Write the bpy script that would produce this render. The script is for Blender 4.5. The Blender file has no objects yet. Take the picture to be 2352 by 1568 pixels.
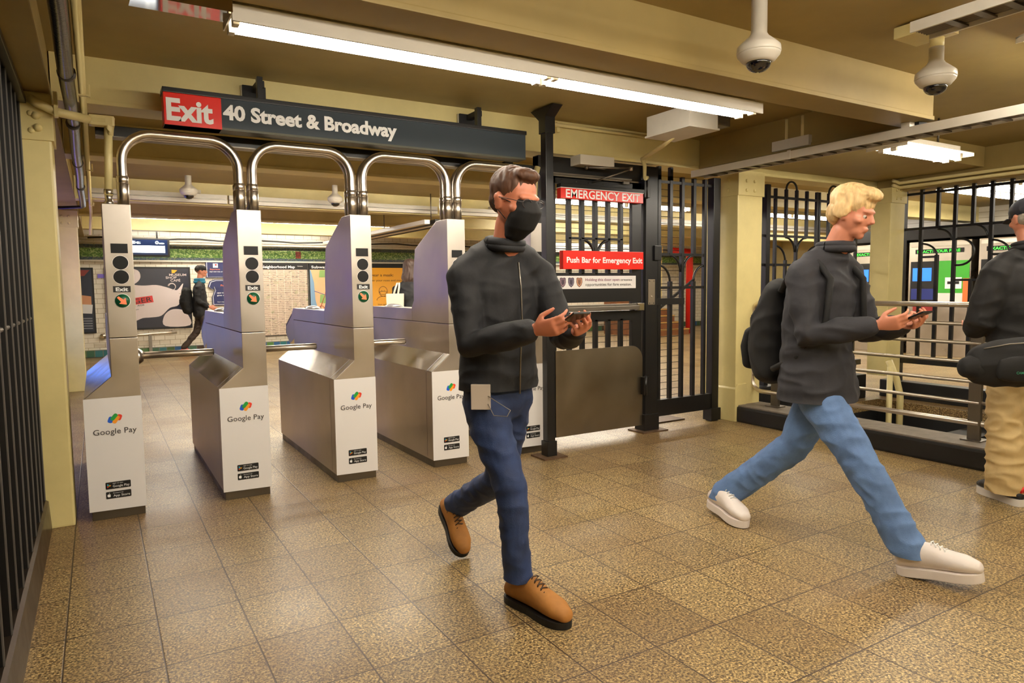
import bpy, bmesh, math, random
from mathutils import Vector, Matrix, Euler
random.seed(7)
SC = bpy.context.scene
COL = SC.collection
PI = math.pi

# ------------------------------------------------------------------ camera, world, exposure
def make_camera():
    yaw, pitch, roll = 0.5391, -0.0787, -0.0117
    F = Vector((math.sin(yaw)*math.cos(pitch), math.cos(yaw)*math.cos(pitch), math.sin(pitch)))
    r = Vector((math.cos(yaw), -math.sin(yaw), 0)); u = r.cross(F)
    c, s = math.cos(roll), math.sin(roll)
    R = c*r + s*u; U = -s*r + c*u
    cam = bpy.data.cameras.new('camera'); o = bpy.data.objects.new('camera', cam); COL.objects.link(o)
    cam.sensor_width = 36; cam.lens = 36*1585.96/2352; cam.clip_start = .05; cam.clip_end = 100
    m = Matrix((R, U, -F)).transposed().to_4x4(); m.translation = Vector((-.1924, -4.6451, 1.34))
    o.matrix_world = m
    SC.camera = o
make_camera()
w = bpy.data.worlds.new('world'); SC.world = w; w.use_nodes = True
w.node_tree.nodes['Background'].inputs[0].default_value = (.9, .75, .5, 1)
w.node_tree.nodes['Background'].inputs[1].default_value = .15
SC.view_settings.view_transform = 'Standard'; SC.view_settings.look = 'None'
SC.view_settings.gamma = 1; SC.view_settings.exposure = 0.0
SC.view_settings.use_curve_mapping = False
SC.cycles.use_denoising = True
SC.cycles.max_bounces = 10; SC.cycles.diffuse_bounces = 6
SC.cycles.sample_clamp_indirect = 6
TUBE_W = 64.0          # emission strength of the fluorescent tubes
WARM = (1.0, .91, .78)

# ------------------------------------------------------------------ materials
def lin(c):
    if max(c) > 1.0001: c = [v/255 for v in c]
    return tuple((v/12.92 if v <= .04045 else ((v+.055)/1.055)**2.4) for v in c[:3]) + (1,)
class NT:
    def __init__(s, name):
        s.m = bpy.data.materials.new(name); s.m.use_nodes = True
        s.t = s.m.node_tree; s.b = s.t.nodes['Principled BSDF']
    def n(s, typ, **kw):
        nd = s.t.nodes.new(typ)
        for k, v in kw.items():
            if k.startswith('i_'):
                key = k[2:]; key = int(key) if key.isdigit() else key.replace('_', ' ')
                nd.inputs[key].default_value = v
            else: setattr(nd, k, v)
        return nd
    def l(s, a, b): s.t.links.new(a, b)
    def pos(s): return s.n('ShaderNodeNewGeometry').outputs['Position']
    def obj(s): return s.n('ShaderNodeTexCoord').outputs['Object']
    def math(s, op, a, b=None, c=None):
        nd = s.n('ShaderNodeMath', operation=op)
        for i, v in enumerate((a, b, c)):
            if v is None: continue
            if isinstance(v, (int, float)): nd.inputs[i].default_value = v
            else: s.l(v, nd.inputs[i])
        return nd.outputs[0]
    def ramp(s, fac, stops, interp='LINEAR'):
        nd = s.n('ShaderNodeValToRGB'); cr = nd.color_ramp; cr.interpolation = interp
        while len(cr.elements) < len(stops): cr.elements.new(.5)
        for e, (p, c) in zip(cr.elements, stops): e.position = p; e.color = lin(c) if len(c) == 3 else c
        s.l(fac, nd.inputs[0]); return nd.outputs[0]
    def mix(s, fac, a, b, blend='MIX'):
        nd = s.n('ShaderNodeMix', data_type='RGBA', blend_type=blend)
        for i, v in ((0, fac), (6, a), (7, b)):
            if isinstance(v, (int, float)): nd.inputs[i].default_value = v
            elif isinstance(v, tuple): nd.inputs[i].default_value = v
            else: s.l(v, nd.inputs[i])
        return nd.outputs[2]
    def bump(s, h, strength=.3, dist=.002):
        nd = s.n('ShaderNodeBump'); nd.inputs['Strength'].default_value = strength
        nd.inputs['Distance'].default_value = dist; s.l(h, nd.inputs['Height'])
        s.l(nd.outputs[0], s.b.inputs['Normal'])
_mc = {}
def P(name, col, rough=.5, metal=0, var=0, vscale=6, bump=0, bscale=60, stretch=None, emit=0, spec=None, rvar=0, coat=0):
    """painted / metal / plastic material; var = tonal variation by noise, bump = surface relief"""
    if name in _mc: return _mc[name]
    t = NT(name); b = t.b
    b.inputs['Base Color'].default_value = lin(col); b.inputs['Roughness'].default_value = rough
    b.inputs['Metallic'].default_value = metal
    if spec is not None: b.inputs['Specular IOR Level'].default_value = spec
    if coat: b.inputs['Coat Weight'].default_value = coat
    if emit:
        b.inputs['Emission Color'].default_value = lin(col); b.inputs['Emission Strength'].default_value = emit
    if var or bump or rvar:
        co = t.obj()
        if stretch:
            mp = t.n('ShaderNodeMapping'); mp.inputs['Scale'].default_value = stretch; t.l(co, mp.inputs[0]); co = mp.outputs[0]
        if var or rvar:
            nz = t.n('ShaderNodeTexNoise', i_Scale=vscale, i_Detail=5.0, i_Roughness=.6); t.l(co, nz.inputs['Vector'])
            if var:
                c = Vector(lin(col)[:3]); lo = tuple(c*(1-var))+(1,); hi = tuple([min(1, v) for v in c*(1+var)])+(1,)
                t.l(t.ramp(nz.outputs[0], [(.3, lo), (.7, hi)]), b.inputs['Base Color'])
            if rvar:
                mr = t.n('ShaderNodeMapRange'); t.l(nz.outputs[0], mr.inputs[0])
                mr.inputs['From Min'].default_value = .3; mr.inputs['From Max'].default_value = .7
                mr.inputs['To Min'].default_value = max(.02, rough-rvar); mr.inputs['To Max'].default_value = rough+rvar
                t.l(mr.outputs[0], b.inputs['Roughness'])
        if bump:
            nb = t.n('ShaderNodeTexNoise', i_Scale=bscale, i_Detail=4.0); t.l(co, nb.inputs['Vector'])
            t.bump(nb.outputs[0], bump)
    _mc[name] = t.m; return t.m

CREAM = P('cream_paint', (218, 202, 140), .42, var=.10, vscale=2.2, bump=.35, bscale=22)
CREAM_SHADE = P('cream_ceiling_paint', (158, 137, 82), .55, var=.14, vscale=1.3, bump=.4, bscale=9)  # same cream as the columns, colour darkened for the indirect light overhead
CREAMP = P('cream_pipe_paint', (226, 210, 150), .4, bump=.15, bscale=40)
BLACK = P('black_gloss_paint', (11, 11, 13), .35, bump=.12, bscale=45)
BLACKM = P('black_matte', (16, 16, 18), .6, bump=.1)
def steel(name, col, rough, axis, rvar=.06):
    if name in _mc: return _mc[name]
    t = NT(name); b = t.b
    b.inputs['Metallic'].default_value = 1.0
    co = t.obj(); sc = {'z': (160, 160, 2), 'y': (160, 2, 160), 'x': (2, 160, 160)}[axis]
    mp = t.n('ShaderNodeMapping'); mp.inputs['Scale'].default_value = sc; t.l(co, mp.inputs[0])
    nz = t.n('ShaderNodeTexNoise', i_Scale=1.0, i_Detail=3.0); t.l(mp.outputs[0], nz.inputs['Vector'])
    n2 = t.n('ShaderNodeTexNoise', i_Scale=3.0, i_Detail=4.0); t.l(co, n2.inputs['Vector'])
    c = Vector(lin(col)[:3])
    t.l(t.ramp(n2.outputs[0], [(.3, tuple(c*.86)+(1,)), (.7, tuple(c*1.08)+(1,))]), b.inputs['Base Color'])
    mr = t.n('ShaderNodeMapRange'); t.l(n2.outputs[0], mr.inputs[0])
    mr.inputs['From Min'].default_value = .3; mr.inputs['From Max'].default_value = .7
    mr.inputs['To Min'].default_value = rough-rvar; mr.inputs['To Max'].default_value = rough+rvar
    t.l(mr.outputs[0], b.inputs['Roughness'])
    t.bump(nz.outputs[0], .03, .0006)
    _mc[name] = t.m; return t.m
STEEL = steel('brushed_steel', (196, 187, 178), .34, 'x')
STEELV = steel('brushed_steel_tower', (186, 178, 168), .36, 'z')
STEELL = steel('polished_ledge_steel', (190, 184, 176), .14, 'y', .05)
STEELR = P('polished_rail_steel', (222, 212, 198), .31, 1)
STEELD = P('dull_zinc', (128, 122, 112), .42, 1, rvar=.08, vscale=12)
WHITE = P('white_vinyl', (236, 232, 228), .38, bump=.05, bscale=8)
RED = P('sign_red', (238, 40, 26), .28)
SIGNK = P('sign_black_enamel', (56, 66, 74), .20)
TXTW = P('lettering_white', (252, 252, 250), .35)
TXTK = P('lettering_black', (18, 18, 20), .4)
TRAYW = P('tray_white_metal', (224, 218, 204), .35, 0, var=.04, vscale=8)
GREYP = P('housing_offwhite', (212, 205, 190), .35)
DARKG = P('smoked_dome', (10, 10, 16), .05, coat=1)
RUBBER = P('black_rubber', (12, 12, 13), .55)

def tube_mat():
    m = bpy.data.materials.new('fluorescent_tube'); m.use_nodes = True; nt = m.node_tree
    nt.nodes.clear(); e = nt.nodes.new('ShaderNodeEmission'); o = nt.nodes.new('ShaderNodeOutputMaterial')
    e.inputs[0].default_value = WARM + (1,); e.inputs[1].default_value = TUBE_W; nt.links.new(e.outputs[0], o.inputs[0])
    return m
TUBE = tube_mat()

def floor_mat():
    t = NT('granite_floor_tiles'); p = t.pos()
    sx = t.n('ShaderNodeSeparateXYZ'); t.l(p, sx.inputs[0])
    tx = t.math('DIVIDE', t.math('ADD', sx.outputs[0], .049), .3152); ty = t.math('DIVIDE', t.math('ADD', sx.outputs[1], .7110), .4165)
    fx = t.math('PINGPONG', tx, .5); fy = t.math('PINGPONG', ty, .5)
    dx = t.math('MULTIPLY', fx, .3152); dy = t.math('MULTIPLY', fy, .4165)
    d = t.math('MINIMUM', dx, dy)
    gr = t.n('ShaderNodeMapRange', interpolation_type='SMOOTHSTEP'); t.l(d, gr.inputs[0]); gr.inputs[1].default_value = .0016; gr.inputs[2].default_value = .0042
    cid = t.n('ShaderNodeCombineXYZ'); t.l(t.math('FLOOR', tx), cid.inputs[0]); t.l(t.math('FLOOR', ty), cid.inputs[1])
    wn = t.n('ShaderNodeTexWhiteNoise', noise_dimensions='2D'); t.l(cid.outputs[0], wn.inputs['Vector'])
    # speckle
    n1 = t.n('ShaderNodeTexNoise', i_Scale=105.0, i_Detail=3.0, i_Roughness=.7); t.l(p, n1.inputs['Vector'])
    base = t.ramp(n1.outputs[0], [(.36, (48, 40, 30)), (.43, (104, 88, 62)), (.50, (164, 142, 100)), (.57, (196, 172, 122)), (.66, (238, 220, 172))])
    v = t.n('ShaderNodeTexVoronoi', i_Scale=150.0); t.l(p, v.inputs['Vector'])
    vs = t.n('ShaderNodeSeparateColor'); t.l(v.outputs['Color'], vs.inputs[0])
    sp = t.ramp(vs.outputs[0], [(.0, (.10, .08, .06, 1)), (.13, (.10, .08, .06, 1)), (.16, (.92, .92, .92, 1)), (.80, (1, 1, 1, 1)), (.84, (1.5, 1.45, 1.35, 1)), (1, (1.5, 1.45, 1.35, 1))], 'LINEAR')
    c = t.mix(.8, base, sp, 'MULTIPLY')
    # tile to tile tint
    tint = t.ramp(wn.outputs[0], [(0, (.64, .60, .53, 1)), (.5, (.78, .75, .66, 1)), (1, (.88, .85, .76, 1))])
    c = t.mix(1.0, c, tint, 'MULTIPLY')
    # worn reddish-brown grime areas
    n2 = t.n('ShaderNodeTexNoise', i_Scale=.9, i_Detail=5.0, i_Roughness=.6); t.l(p, n2.inputs['Vector'])
    gx = t.n('ShaderNodeMapRange'); t.l(sx.outputs[0], gx.inputs[0]); gx.inputs[1].default_value = 1.1; gx.inputs[2].default_value = -.5; gx.inputs[3].default_value = 0; gx.inputs[4].default_value = .42
    gy = t.n('ShaderNodeMapRange'); t.l(t.math('ABSOLUTE', t.math('ADD', sx.outputs[1], .15)), gy.inputs[0]); gy.inputs[1].default_value = .6; gy.inputs[2].default_value = 0; gy.inputs[3].default_value = 0; gy.inputs[4].default_value = .35
    gm = t.math('ADD', t.math('MULTIPLY', t.math('SUBTRACT', n2.outputs[0], .40), 1.8), t.math('ADD', gx.outputs[0], gy.outputs[0]))
    gm = t.math('MINIMUM', t.math('MAXIMUM', gm, 0), .85)
    c = t.mix(gm, c, t.mix(.5, c, lin((112, 74, 46))), 'MIX')
    c = t.mix(gr.outputs[0], lin((58, 42, 28)), c)
    t.l(c, t.b.inputs['Base Color'])
    rr = t.n('ShaderNodeMapRange'); t.l(n2.outputs[0], rr.inputs[0]); rr.inputs[1].default_value = .3; rr.inputs[2].default_value = .7; rr.inputs[3].default_value = .30; rr.inputs[4].default_value = .46
    t.l(rr.outputs[0], t.b.inputs['Roughness'])
    h = t.math('ADD', gr.outputs[0], t.math('MULTIPLY', n1.outputs[0], .25))
    t.bump(h, .35, .002)
    return t.m
def brick_mat(name, c1, c2, mortar, bw, bh, ms=.02, rough=.25, plane='xz', off=.5):
    t = NT(name); p = t.pos(); s = t.n('ShaderNodeSeparateXYZ'); t.l(p, s.inputs[0]); cb = t.n('ShaderNodeCombineXYZ')
    i = {'xz': (0, 2), 'yz': (1, 2), 'xy': (0, 1)}[plane]
    t.l(s.outputs[i[0]], cb.inputs[0]); t.l(s.outputs[i[1]], cb.inputs[1])
    b = t.n('ShaderNodeTexBrick', offset=off); t.l(cb.outputs[0], b.inputs['Vector'])
    b.inputs['Color1'].default_value = lin(c1); b.inputs['Color2'].default_value = lin(c2); b.inputs['Mortar'].default_value = lin(mortar)
    b.inputs['Scale'].default_value = 1; b.inputs['Mortar Size'].default_value = ms*bh; b.inputs['Brick Width'].default_value = bw; b.inputs['Row Height'].default_value = bh
    t.l(b.outputs[0], t.b.inputs['Base Color']); t.b.inputs['Roughness'].default_value = rough
    return t.m
def cells_mat(name, cols, sx, sz, mortar, plane='xz', rough=.25, gap=.06):
    """square glazed tiles, each one of a few colours"""
    t = NT(name); p = t.pos(); s = t.n('ShaderNodeSeparateXYZ'); t.l(p, s.inputs[0])
    i = {'xz': (0, 2), 'yz': (1, 2)}[plane]
    a = t.math('DIVIDE', s.outputs[i[0]], sx); b = t.math('DIVIDE', s.outputs[i[1]], sz)
    cid = t.n('ShaderNodeCombineXYZ'); t.l(t.math('FLOOR', a), cid.inputs[0]); t.l(t.math('FLOOR', b), cid.inputs[1])
    wn = t.n('ShaderNodeTexWhiteNoise', noise_dimensions='2D'); t.l(cid.outputs[0], wn.inputs['Vector'])
    n = len(cols); c = t.ramp(wn.outputs[0], [(k/n, cc) for k, cc in enumerate(cols)], 'CONSTANT')
    d = t.math('MINIMUM', t.math('PINGPONG', a, .5), t.math('PINGPONG', b, .5))
    c = t.mix(t.math('GREATER_THAN', d, gap/2), lin(mortar), c)
    t.l(c, t.b.inputs['Base Color']); t.b.inputs['Roughness'].default_value = rough
    return t.m

# ------------------------------------------------------------------ mesh helpers
def rootsum(o):
    v = Vector((0, 0, 0))
    while o is not None: v += o.location; o = o.parent
    return v
class G:
    """collects shapes (scene coordinates, or local ones for prototypes) and links them as one mesh object"""
    def __init__(s): s.bm = bmesh.new(); s.mats = []
    def mi(s, m):
        if m is None: return 0
        if m not in s.mats: s.mats.append(m)
        return s.mats.index(m)
    def merge(s, b, m, smooth=False, M=None):
        i = s.mi(m)
        if M is not None: b.transform(M)
        for f in b.faces: f.material_index = i; f.smooth = smooth
        me = bpy.data.meshes.new('t'); b.to_mesh(me); b.free(); s.bm.from_mesh(me); bpy.data.meshes.remove(me); return s
    def box(s, x0, x1, y0, y1, z0, z1, m=None, bev=0, M=None, seg=2):
        b = bmesh.new(); bmesh.ops.create_cube(b, size=1)
        bmesh.ops.transform(b, matrix=Matrix.Translation(((x0+x1)/2, (y0+y1)/2, (z0+z1)/2)) @ Matrix.Diagonal((abs(x1-x0), abs(y1-y0), abs(z1-z0), 1)), verts=b.verts)
        if bev: bmesh.ops.bevel(b, geom=list(b.edges), offset=bev, segments=seg, profile=.7, affect='EDGES')
        return s.merge(b, m, False, M)
    def prism(s, pts, axis, a, c, m=None, bev=0, M=None, smooth=False):
        """polygon pts in the two other axes (in order), swept along axis from a to c"""
        b = bmesh.new()
        def v(p, t):
            return {'x': (t, p[0], p[1]), 'y': (p[0], t, p[1]), 'z': (p[0], p[1], t)}[axis]
        A = [b.verts.new(v(p, a)) for p in pts]; B = [b.verts.new(v(p, c)) for p in pts]
        n = len(pts); b.faces.new(A); b.faces.new(B[::-1])
        for i in range(n): b.faces.new((A[i], B[i], B[(i+1) % n], A[(i+1) % n]))
        bmesh.ops.recalc_face_normals(b, faces=b.faces)
        if bev: bmesh.ops.bevel(b, geom=list(b.edges), offset=bev, segments=2, profile=.7, affect='EDGES')
        return s.merge(b, m, smooth, M)
    def tube(s, pts, r, m=None, n=12, caps=True, M=None, square=False, up=None):
        """pipe along a polyline; r a number or one per point"""
        b = bmesh.new(); pts = [Vector(p) for p in pts]; k = len(pts)
        rs = [r]*k if isinstance(r, (int, float)) else list(r)
        if square: n = 4
        rings = []; prev = None
        for i in range(k):
            if i == 0: t = pts[1]-pts[0]
            elif i == k-1: t = pts[-1]-pts[-2]
            else: t = (pts[i+1]-pts[i]).normalized() + (pts[i]-pts[i-1]).normalized()
            t.normalize()
            if prev is None:
                a = Vector(up) if up else (Vector((0, 0, 1)) if abs(t.z) < .9 else Vector((1, 0, 0)))
                nx = a.cross(t).normalized()
            else: nx = (prev - t*prev.dot(t)).normalized()
            prev = nx; ny = t.cross(nx)
            kk = math.sqrt(2) if square else 1; ph = PI/4 if square else 0
            rings.append([b.verts.new(pts[i] + (nx*math.cos(2*PI*j/n+ph) + ny*math.sin(2*PI*j/n+ph))*rs[i]*kk) for j in range(n)])
        for i in range(k-1):
            for j in range(n): b.faces.new((rings[i][j], rings[i+1][j], rings[i+1][(j+1) % n], rings[i][(j+1) % n]))
        if caps: b.faces.new(rings[0]); b.faces.new(rings[-1][::-1])
        bmesh.ops.recalc_face_normals(b, faces=b.faces)
        return s.merge(b, m, not square, M)
    def lathe(s, prof, c=(0, 0, 0), m=None, n=24, M=None, axis='z', smooth=True):
        """prof: (radius, height) pairs about an axis through c"""
        b = bmesh.new(); rings = []
        for r, h in prof:
            if r < 1e-6: rings.append([b.verts.new((0, 0, h))])
            else: rings.append([b.verts.new((r*math.cos(2*PI*j/n), r*math.sin(2*PI*j/n), h)) for j in range(n)])
        for A, B in zip(rings, rings[1:]):
            for j in range(n):
                q = [A[j % len(A)], A[(j+1) % len(A)], B[(j+1) % len(B)], B[j % len(B)]]
                q = list(dict.fromkeys(q))
                if len(q) > 2: b.faces.new(q)
        if len(rings[0]) > 1: b.faces.new(rings[0][::-1])
        if len(rings[-1]) > 1: b.faces.new(rings[-1])
        bmesh.ops.recalc_face_normals(b, faces=b.faces)
        R = Matrix.Identity(4)
        if axis == 'y': R = Matrix.Rotation(PI/2, 4, 'X')
        if axis == 'x': R = Matrix.Rotation(PI/2, 4, 'Y')
        T = Matrix.Translation(c) @ R
        return s.merge(b, m, smooth, T if M is None else M @ T)
    def ball(s, c, r, m=None, n=16, M=None, rot=None):
        b = bmesh.new(); bmesh.ops.create_uvsphere(b, u_segments=n, v_segments=max(6, n//2), radius=1)
        r = (r, r, r) if isinstance(r, (int, float)) else r
        T = Matrix.Translation(c) @ (rot.to_matrix().to_4x4() if rot else Matrix.Identity(4)) @ Matrix.Diagonal((*r, 1))
        return s.merge(b, m, True, T if M is None else M @ T)
    def flat(s, pts, m=None, M=None):
        """one thin polygon given by 3-D points"""
        b = bmesh.new(); b.faces.new([b.verts.new(p) for p in pts]); return s.merge(b, m, False, M)
    def text(s, body, m, origin, width=None, height=None, x=(1, 0, 0), up=(0, 0, 1), bold=.0, depth=.001, space=1.0, align='L', res=3):
        """lettering: origin = lower-left corner of the capital line; height = cap height; width squeezes to fit"""
        cu = bpy.data.curves.new('t', 'FONT'); cu.body = body; cu.size = 1; cu.offset = bold; cu.resolution_u = res
        cu.space_character = space; cu.extrude = 0
        ob = bpy.data.objects.new('t', cu); me = bpy.data.meshes.new_from_object(ob)
        b = bmesh.new(); b.from_mesh(me); bpy.data.objects.remove(ob); bpy.data.curves.remove(cu); bpy.data.meshes.remove(me)
        xs = [v.co.x for v in b.verts]; x0, x1 = min(xs), max(xs)
        sy = (height or .1)/.729; sx = (width/(x1-x0)) if width else sy
        X = Vector(x).normalized(); U = Vector(up).normalized(); N = X.cross(U)
        o = Vector(origin) - (X*(x1-x0)*sx*.5 if align == 'C' else Vector((0, 0, 0)))
        T = Matrix((( *(X*sx), 0), (*(U*sy), 0), (*(N*1), 0), (0, 0, 0, 1))).transposed()
        T.translation = o - X*x0*sx + N*depth
        return s.merge(b, m, False, T)
    def build(s, name, mats=None, parent=None, label=None, cat=None, group=None, kind=None, world=True):
        if mats is not None and not s.mats: s.mats = mats if isinstance(mats, list) else [mats]
        off = Vector((0, 0, 0))
        if parent is not None: off = rootsum(parent)
        elif s.bm.verts:
            xs = [v.co for v in s.bm.verts]
            lo = Vector([min(v[i] for v in xs) for i in range(3)]); hi = Vector([max(v[i] for v in xs) for i in range(3)])
            off = Vector(((lo.x+hi.x)/2, (lo.y+hi.y)/2, lo.z))
        if off.length > 0: bmesh.ops.translate(s.bm, vec=-off, verts=s.bm.verts)
        me = bpy.data.meshes.new(name); s.bm.to_mesh(me); s.bm.free()
        for m in s.mats: me.materials.append(m)
        o = bpy.data.objects.new(name, me); COL.objects.link(o)
        if parent is not None: o.parent = parent
        else: o.location = off
        props(o, label, cat, group, kind); return o
def props(o, label=None, cat=None, group=None, kind=None):
    for k, v in (('label', label), ('category', cat), ('group', group), ('kind', kind)):
        if v: o[k] = v
def thing(name, label, cat, loc=(0, 0, 0), group=None):
    o = bpy.data.objects.new(name, None); o.empty_display_size = .1; COL.objects.link(o); o.location = loc
    props(o, label, cat, group); return o
def copy_tree(o, loc=None, label=None, parent=None, group=None, rotz=None):
    c = o.copy(); COL.objects.link(c)
    if parent is not None: c.parent = parent
    if loc is not None: c.location = loc
    if rotz is not None: c.rotation_euler.z = rotz
    if label: c['label'] = label
    if group: c['group'] = group
    for ch in [q for q in COL.objects if q.parent == o]: copy_tree(ch, parent=c)
    return c
def arc(c, r, a0, a1, n, u, v):
    """points of an arc: centre c, axes u and v, angles in degrees"""
    c = Vector(c); u = Vector(u); v = Vector(v)
    return [c + u*r*math.cos(math.radians(a0+(a1-a0)*i/n)) + v*r*math.sin(math.radians(a0+(a1-a0)*i/n)) for i in range(n+1)]
def structure(name, g, m=None): return g.build(name, m, kind='structure')
# ------------------------------------------------------------------ the setting
CZ = 2.70; BZ = 2.43
g = G()
for x0, x1, y0, y1 in ((-3.2, 5.49, -8, 12), (5.49, 7.5, -.02, 12), (7.5, 18, -8, 12)): g.box(x0, x1, y0, y1, -.12, 0)
fl = structure('floor', g, floor_mat())
# the stair well: black walls below the floor opening, steps going down towards the camera side
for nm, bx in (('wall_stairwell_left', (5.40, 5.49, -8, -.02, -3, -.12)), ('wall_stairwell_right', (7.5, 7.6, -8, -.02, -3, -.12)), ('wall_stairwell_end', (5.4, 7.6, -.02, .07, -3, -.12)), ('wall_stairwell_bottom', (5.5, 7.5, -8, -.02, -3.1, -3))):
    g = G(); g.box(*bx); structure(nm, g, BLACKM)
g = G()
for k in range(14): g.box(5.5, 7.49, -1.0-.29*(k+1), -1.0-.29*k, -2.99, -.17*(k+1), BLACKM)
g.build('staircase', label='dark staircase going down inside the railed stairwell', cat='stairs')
g = G(); g.box(-3.2, 18, -8, 12, CZ, CZ+.1); structure('ceiling', g, CREAM_SHADE)
TILEW = brick_mat('white_wall_tiles', (232, 224, 206), (224, 216, 198), (170, 156, 128), .20, .10, .045)
g = G(); g.box(-3.2, 18, 11.8, 12, 0, CZ); structure('wall_back', g, TILEW)
g = G(); g.box(-3.3, -3.2, -8, 12, 0, CZ); structure('wall_left', g, CREAM)
g = G(); g.box(18, 18.1, -8, 12, 0, CZ); structure('wall_right', g, CREAM)
g = G(); g.box(-3.2, 18, -8.1, -8, 0, CZ); structure('wall_front', g, CREAM)
# coloured tile base and green mosaic frieze of the back wall
BASET = cells_mat('coloured_base_tiles', [(62, 92, 52), (40, 84, 128), (44, 104, 110), (70, 112, 60), (60, 48, 40), (52, 92, 70)], .147, .147, (120, 110, 90))
g = G(); g.box(-3.2, 18, 11.775, 11.8, .01, .155, BASET); structure('baseboard_back', g)
g = G(); g.box(-3.2, 18, 11.765, 11.8, 0, .012, BLACKM); structure('trim_1', g)
def mosaic(name, cols, sc):
    t = NT(name); v = t.n('ShaderNodeTexVoronoi', i_Scale=sc); t.l(t.pos(), v.inputs['Vector'])
    s = t.n('ShaderNodeSeparateColor'); t.l(v.outputs['Color'], s.inputs[0])
    t.l(t.ramp(s.outputs[0], [(k/len(cols), c) for k, c in enumerate(cols)], 'CONSTANT'), t.b.inputs['Base Color']); t.b.inputs['Roughness'].default_value = .3
    return t.m
MOS = mosaic('green_mosaic', [(60, 92, 44), (92, 124, 56), (120, 146, 84), (70, 104, 52), (150, 166, 110)], 45)
MOSB = mosaic('blue_mosaic', [(52, 66, 84), (72, 86, 96), (92, 100, 84), (60, 72, 70)], 45)
MOSR = mosaic('red_mosaic', [(120, 52, 40), (92, 40, 34)], 45)
g = G()
g.box(-3.2, 18, 11.77, 11.8, 1.99, 2.30, MOSB); g.box(-3.2, 18, 11.765, 11.79, 2.05, 2.23, MOS)
for x in (3.86, 8.4): g.box(x-.06, x+.06, 11.755, 11.78, 2.06, 2.22, MOSR)
structure('trim_2', g)
g = G(); g.box(-3.2, 18, 11.74, 11.8, 1.955, 1.99, GREYP, .005); structure('trim_3', g)
# ceiling beams: web with a bottom flange
def beam(n, y0, y1, x0, x1, face=None):
    CREAM = CREAM_SHADE if n == 4 else globals()['CREAM']; g = G(); f = face if face is not None else (y0+y1)/2-.05  # the nearest beam takes the cream darkened for shade
    g.box(x0, x1, y0, y1, BZ, BZ+.028, CREAM, .006)
    g.box(x0, x1, y0+.012, y1-.012, BZ+.02, CZ+.01, CREAM)
    structure('trim_%d' % n, g)
beam(4, -2.03, -1.79, -.36, 4.72)
beam(5, .13, .38, -.36, 7.9)
beam(6, 1.92, 2.18, -.36, 18)
beam(7, 4.98, 5.22, -.36, 18)
beam(8, 6.88, 7.18, -.36, 18)
beam(9, 9.45, 9.70, -.36, 18)
# beams running the other way
def beamx(n, x0, x1, y0, y1, z0=BZ):
    CREAM = CREAM_SHADE; g = G(); g.box(x0, x1, y0, y1, z0, z0+.03, CREAM, .006); g.box(x0+.012, x1-.012, y0, y1, z0+.02, CZ+.01, CREAM)  # these beams use the shade-darkened cream too
    structure('trim_%d' % n, g)
beamx(10, -1.2, -.355, -8, 11.8)
beamx(11, 4.74, 5.02, -1.79, .13)
beamx(12, 7.60, 7.95, -8, .13, 2.37)
# soffit over the stair well
g = G(); g.box(5.02, 7.60, -1.0, .13, 2.50, CZ, CREAM_SHADE); structure('trim_13', g)
# ------------------------------------------------------------------ columns
def column(x0, x1, y0, y1, z0, z1, label, gx=True, zg=2.20, block=False):
    t = thing('steel_column', label, 'column', ((x0+x1)/2, (y0+y1)/2, z0))
    g = G(); g.box(x0, x1, y0, y1, z0, z1, CREAM, .012); g.build('shaft', parent=t)
    g = G(); g.box(x0-.008, x1+.012, y0-.014, y1+.004, zg, z1-.01, CREAM, .004); g.build('splice_plate', parent=t)
    for i, (rx, rz) in enumerate([(.3, .05), (.62, .05), (.3, .14), (.62, .14)]):
        g = G(); g.ball((x0+(x1-x0)*rx, y0-.014, zg+rz), (.017, .012, .017), CREAM, 10); g.build('rivet', parent=t)
    for rz in (.06, .15):
        g = G(); g.ball((x0-.008, (y0+y1)/2, zg+rz), (.012, .017, .017), CREAM, 10); g.build('rivet', parent=t)
    if block:
        g = G(); g.prism([(x0-.01, z0), (x0+.15, z0), (x0+.15, .37), (x0+.02, .37), (x0-.01, .32)], 'y', y0-.01, y1+.01, CREAM, .006); g.build('concrete_footing', parent=t)
    return t
column(-.60, -.365, -.01, .24, 0, BZ, 'cream painted steel column at the end of the black slatted fence', zg=2.17)
column(-.62, -.375, 6.3, 6.55, 0, BZ, 'farther cream column seen between the fence column and the leftmost turnstile')
column(5.10, 5.45, -.03, .19, 0, BZ, 'cream riveted column beside the black gate panel and the kerb', zg=2.19, block=True)
column(7.46, 7.74, -.13, .10, .28, 2.40, 'cream riveted column at the corner of the stairwell fences', zg=2.23)
column(13.2, 13.45, 9.9, 10.15, 0, BZ, 'distant cream column near the tiled wall beyond the gate')
g = G(); t = thing('steel_column', 'slim far cream post seen through the right of the black gate panel', 'column', (5.86, 1.0, 0))
g.box(5.82, 5.89, .96, 1.04, 0, 2.43, CREAM, .006); g.build('shaft', parent=t)

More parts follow.
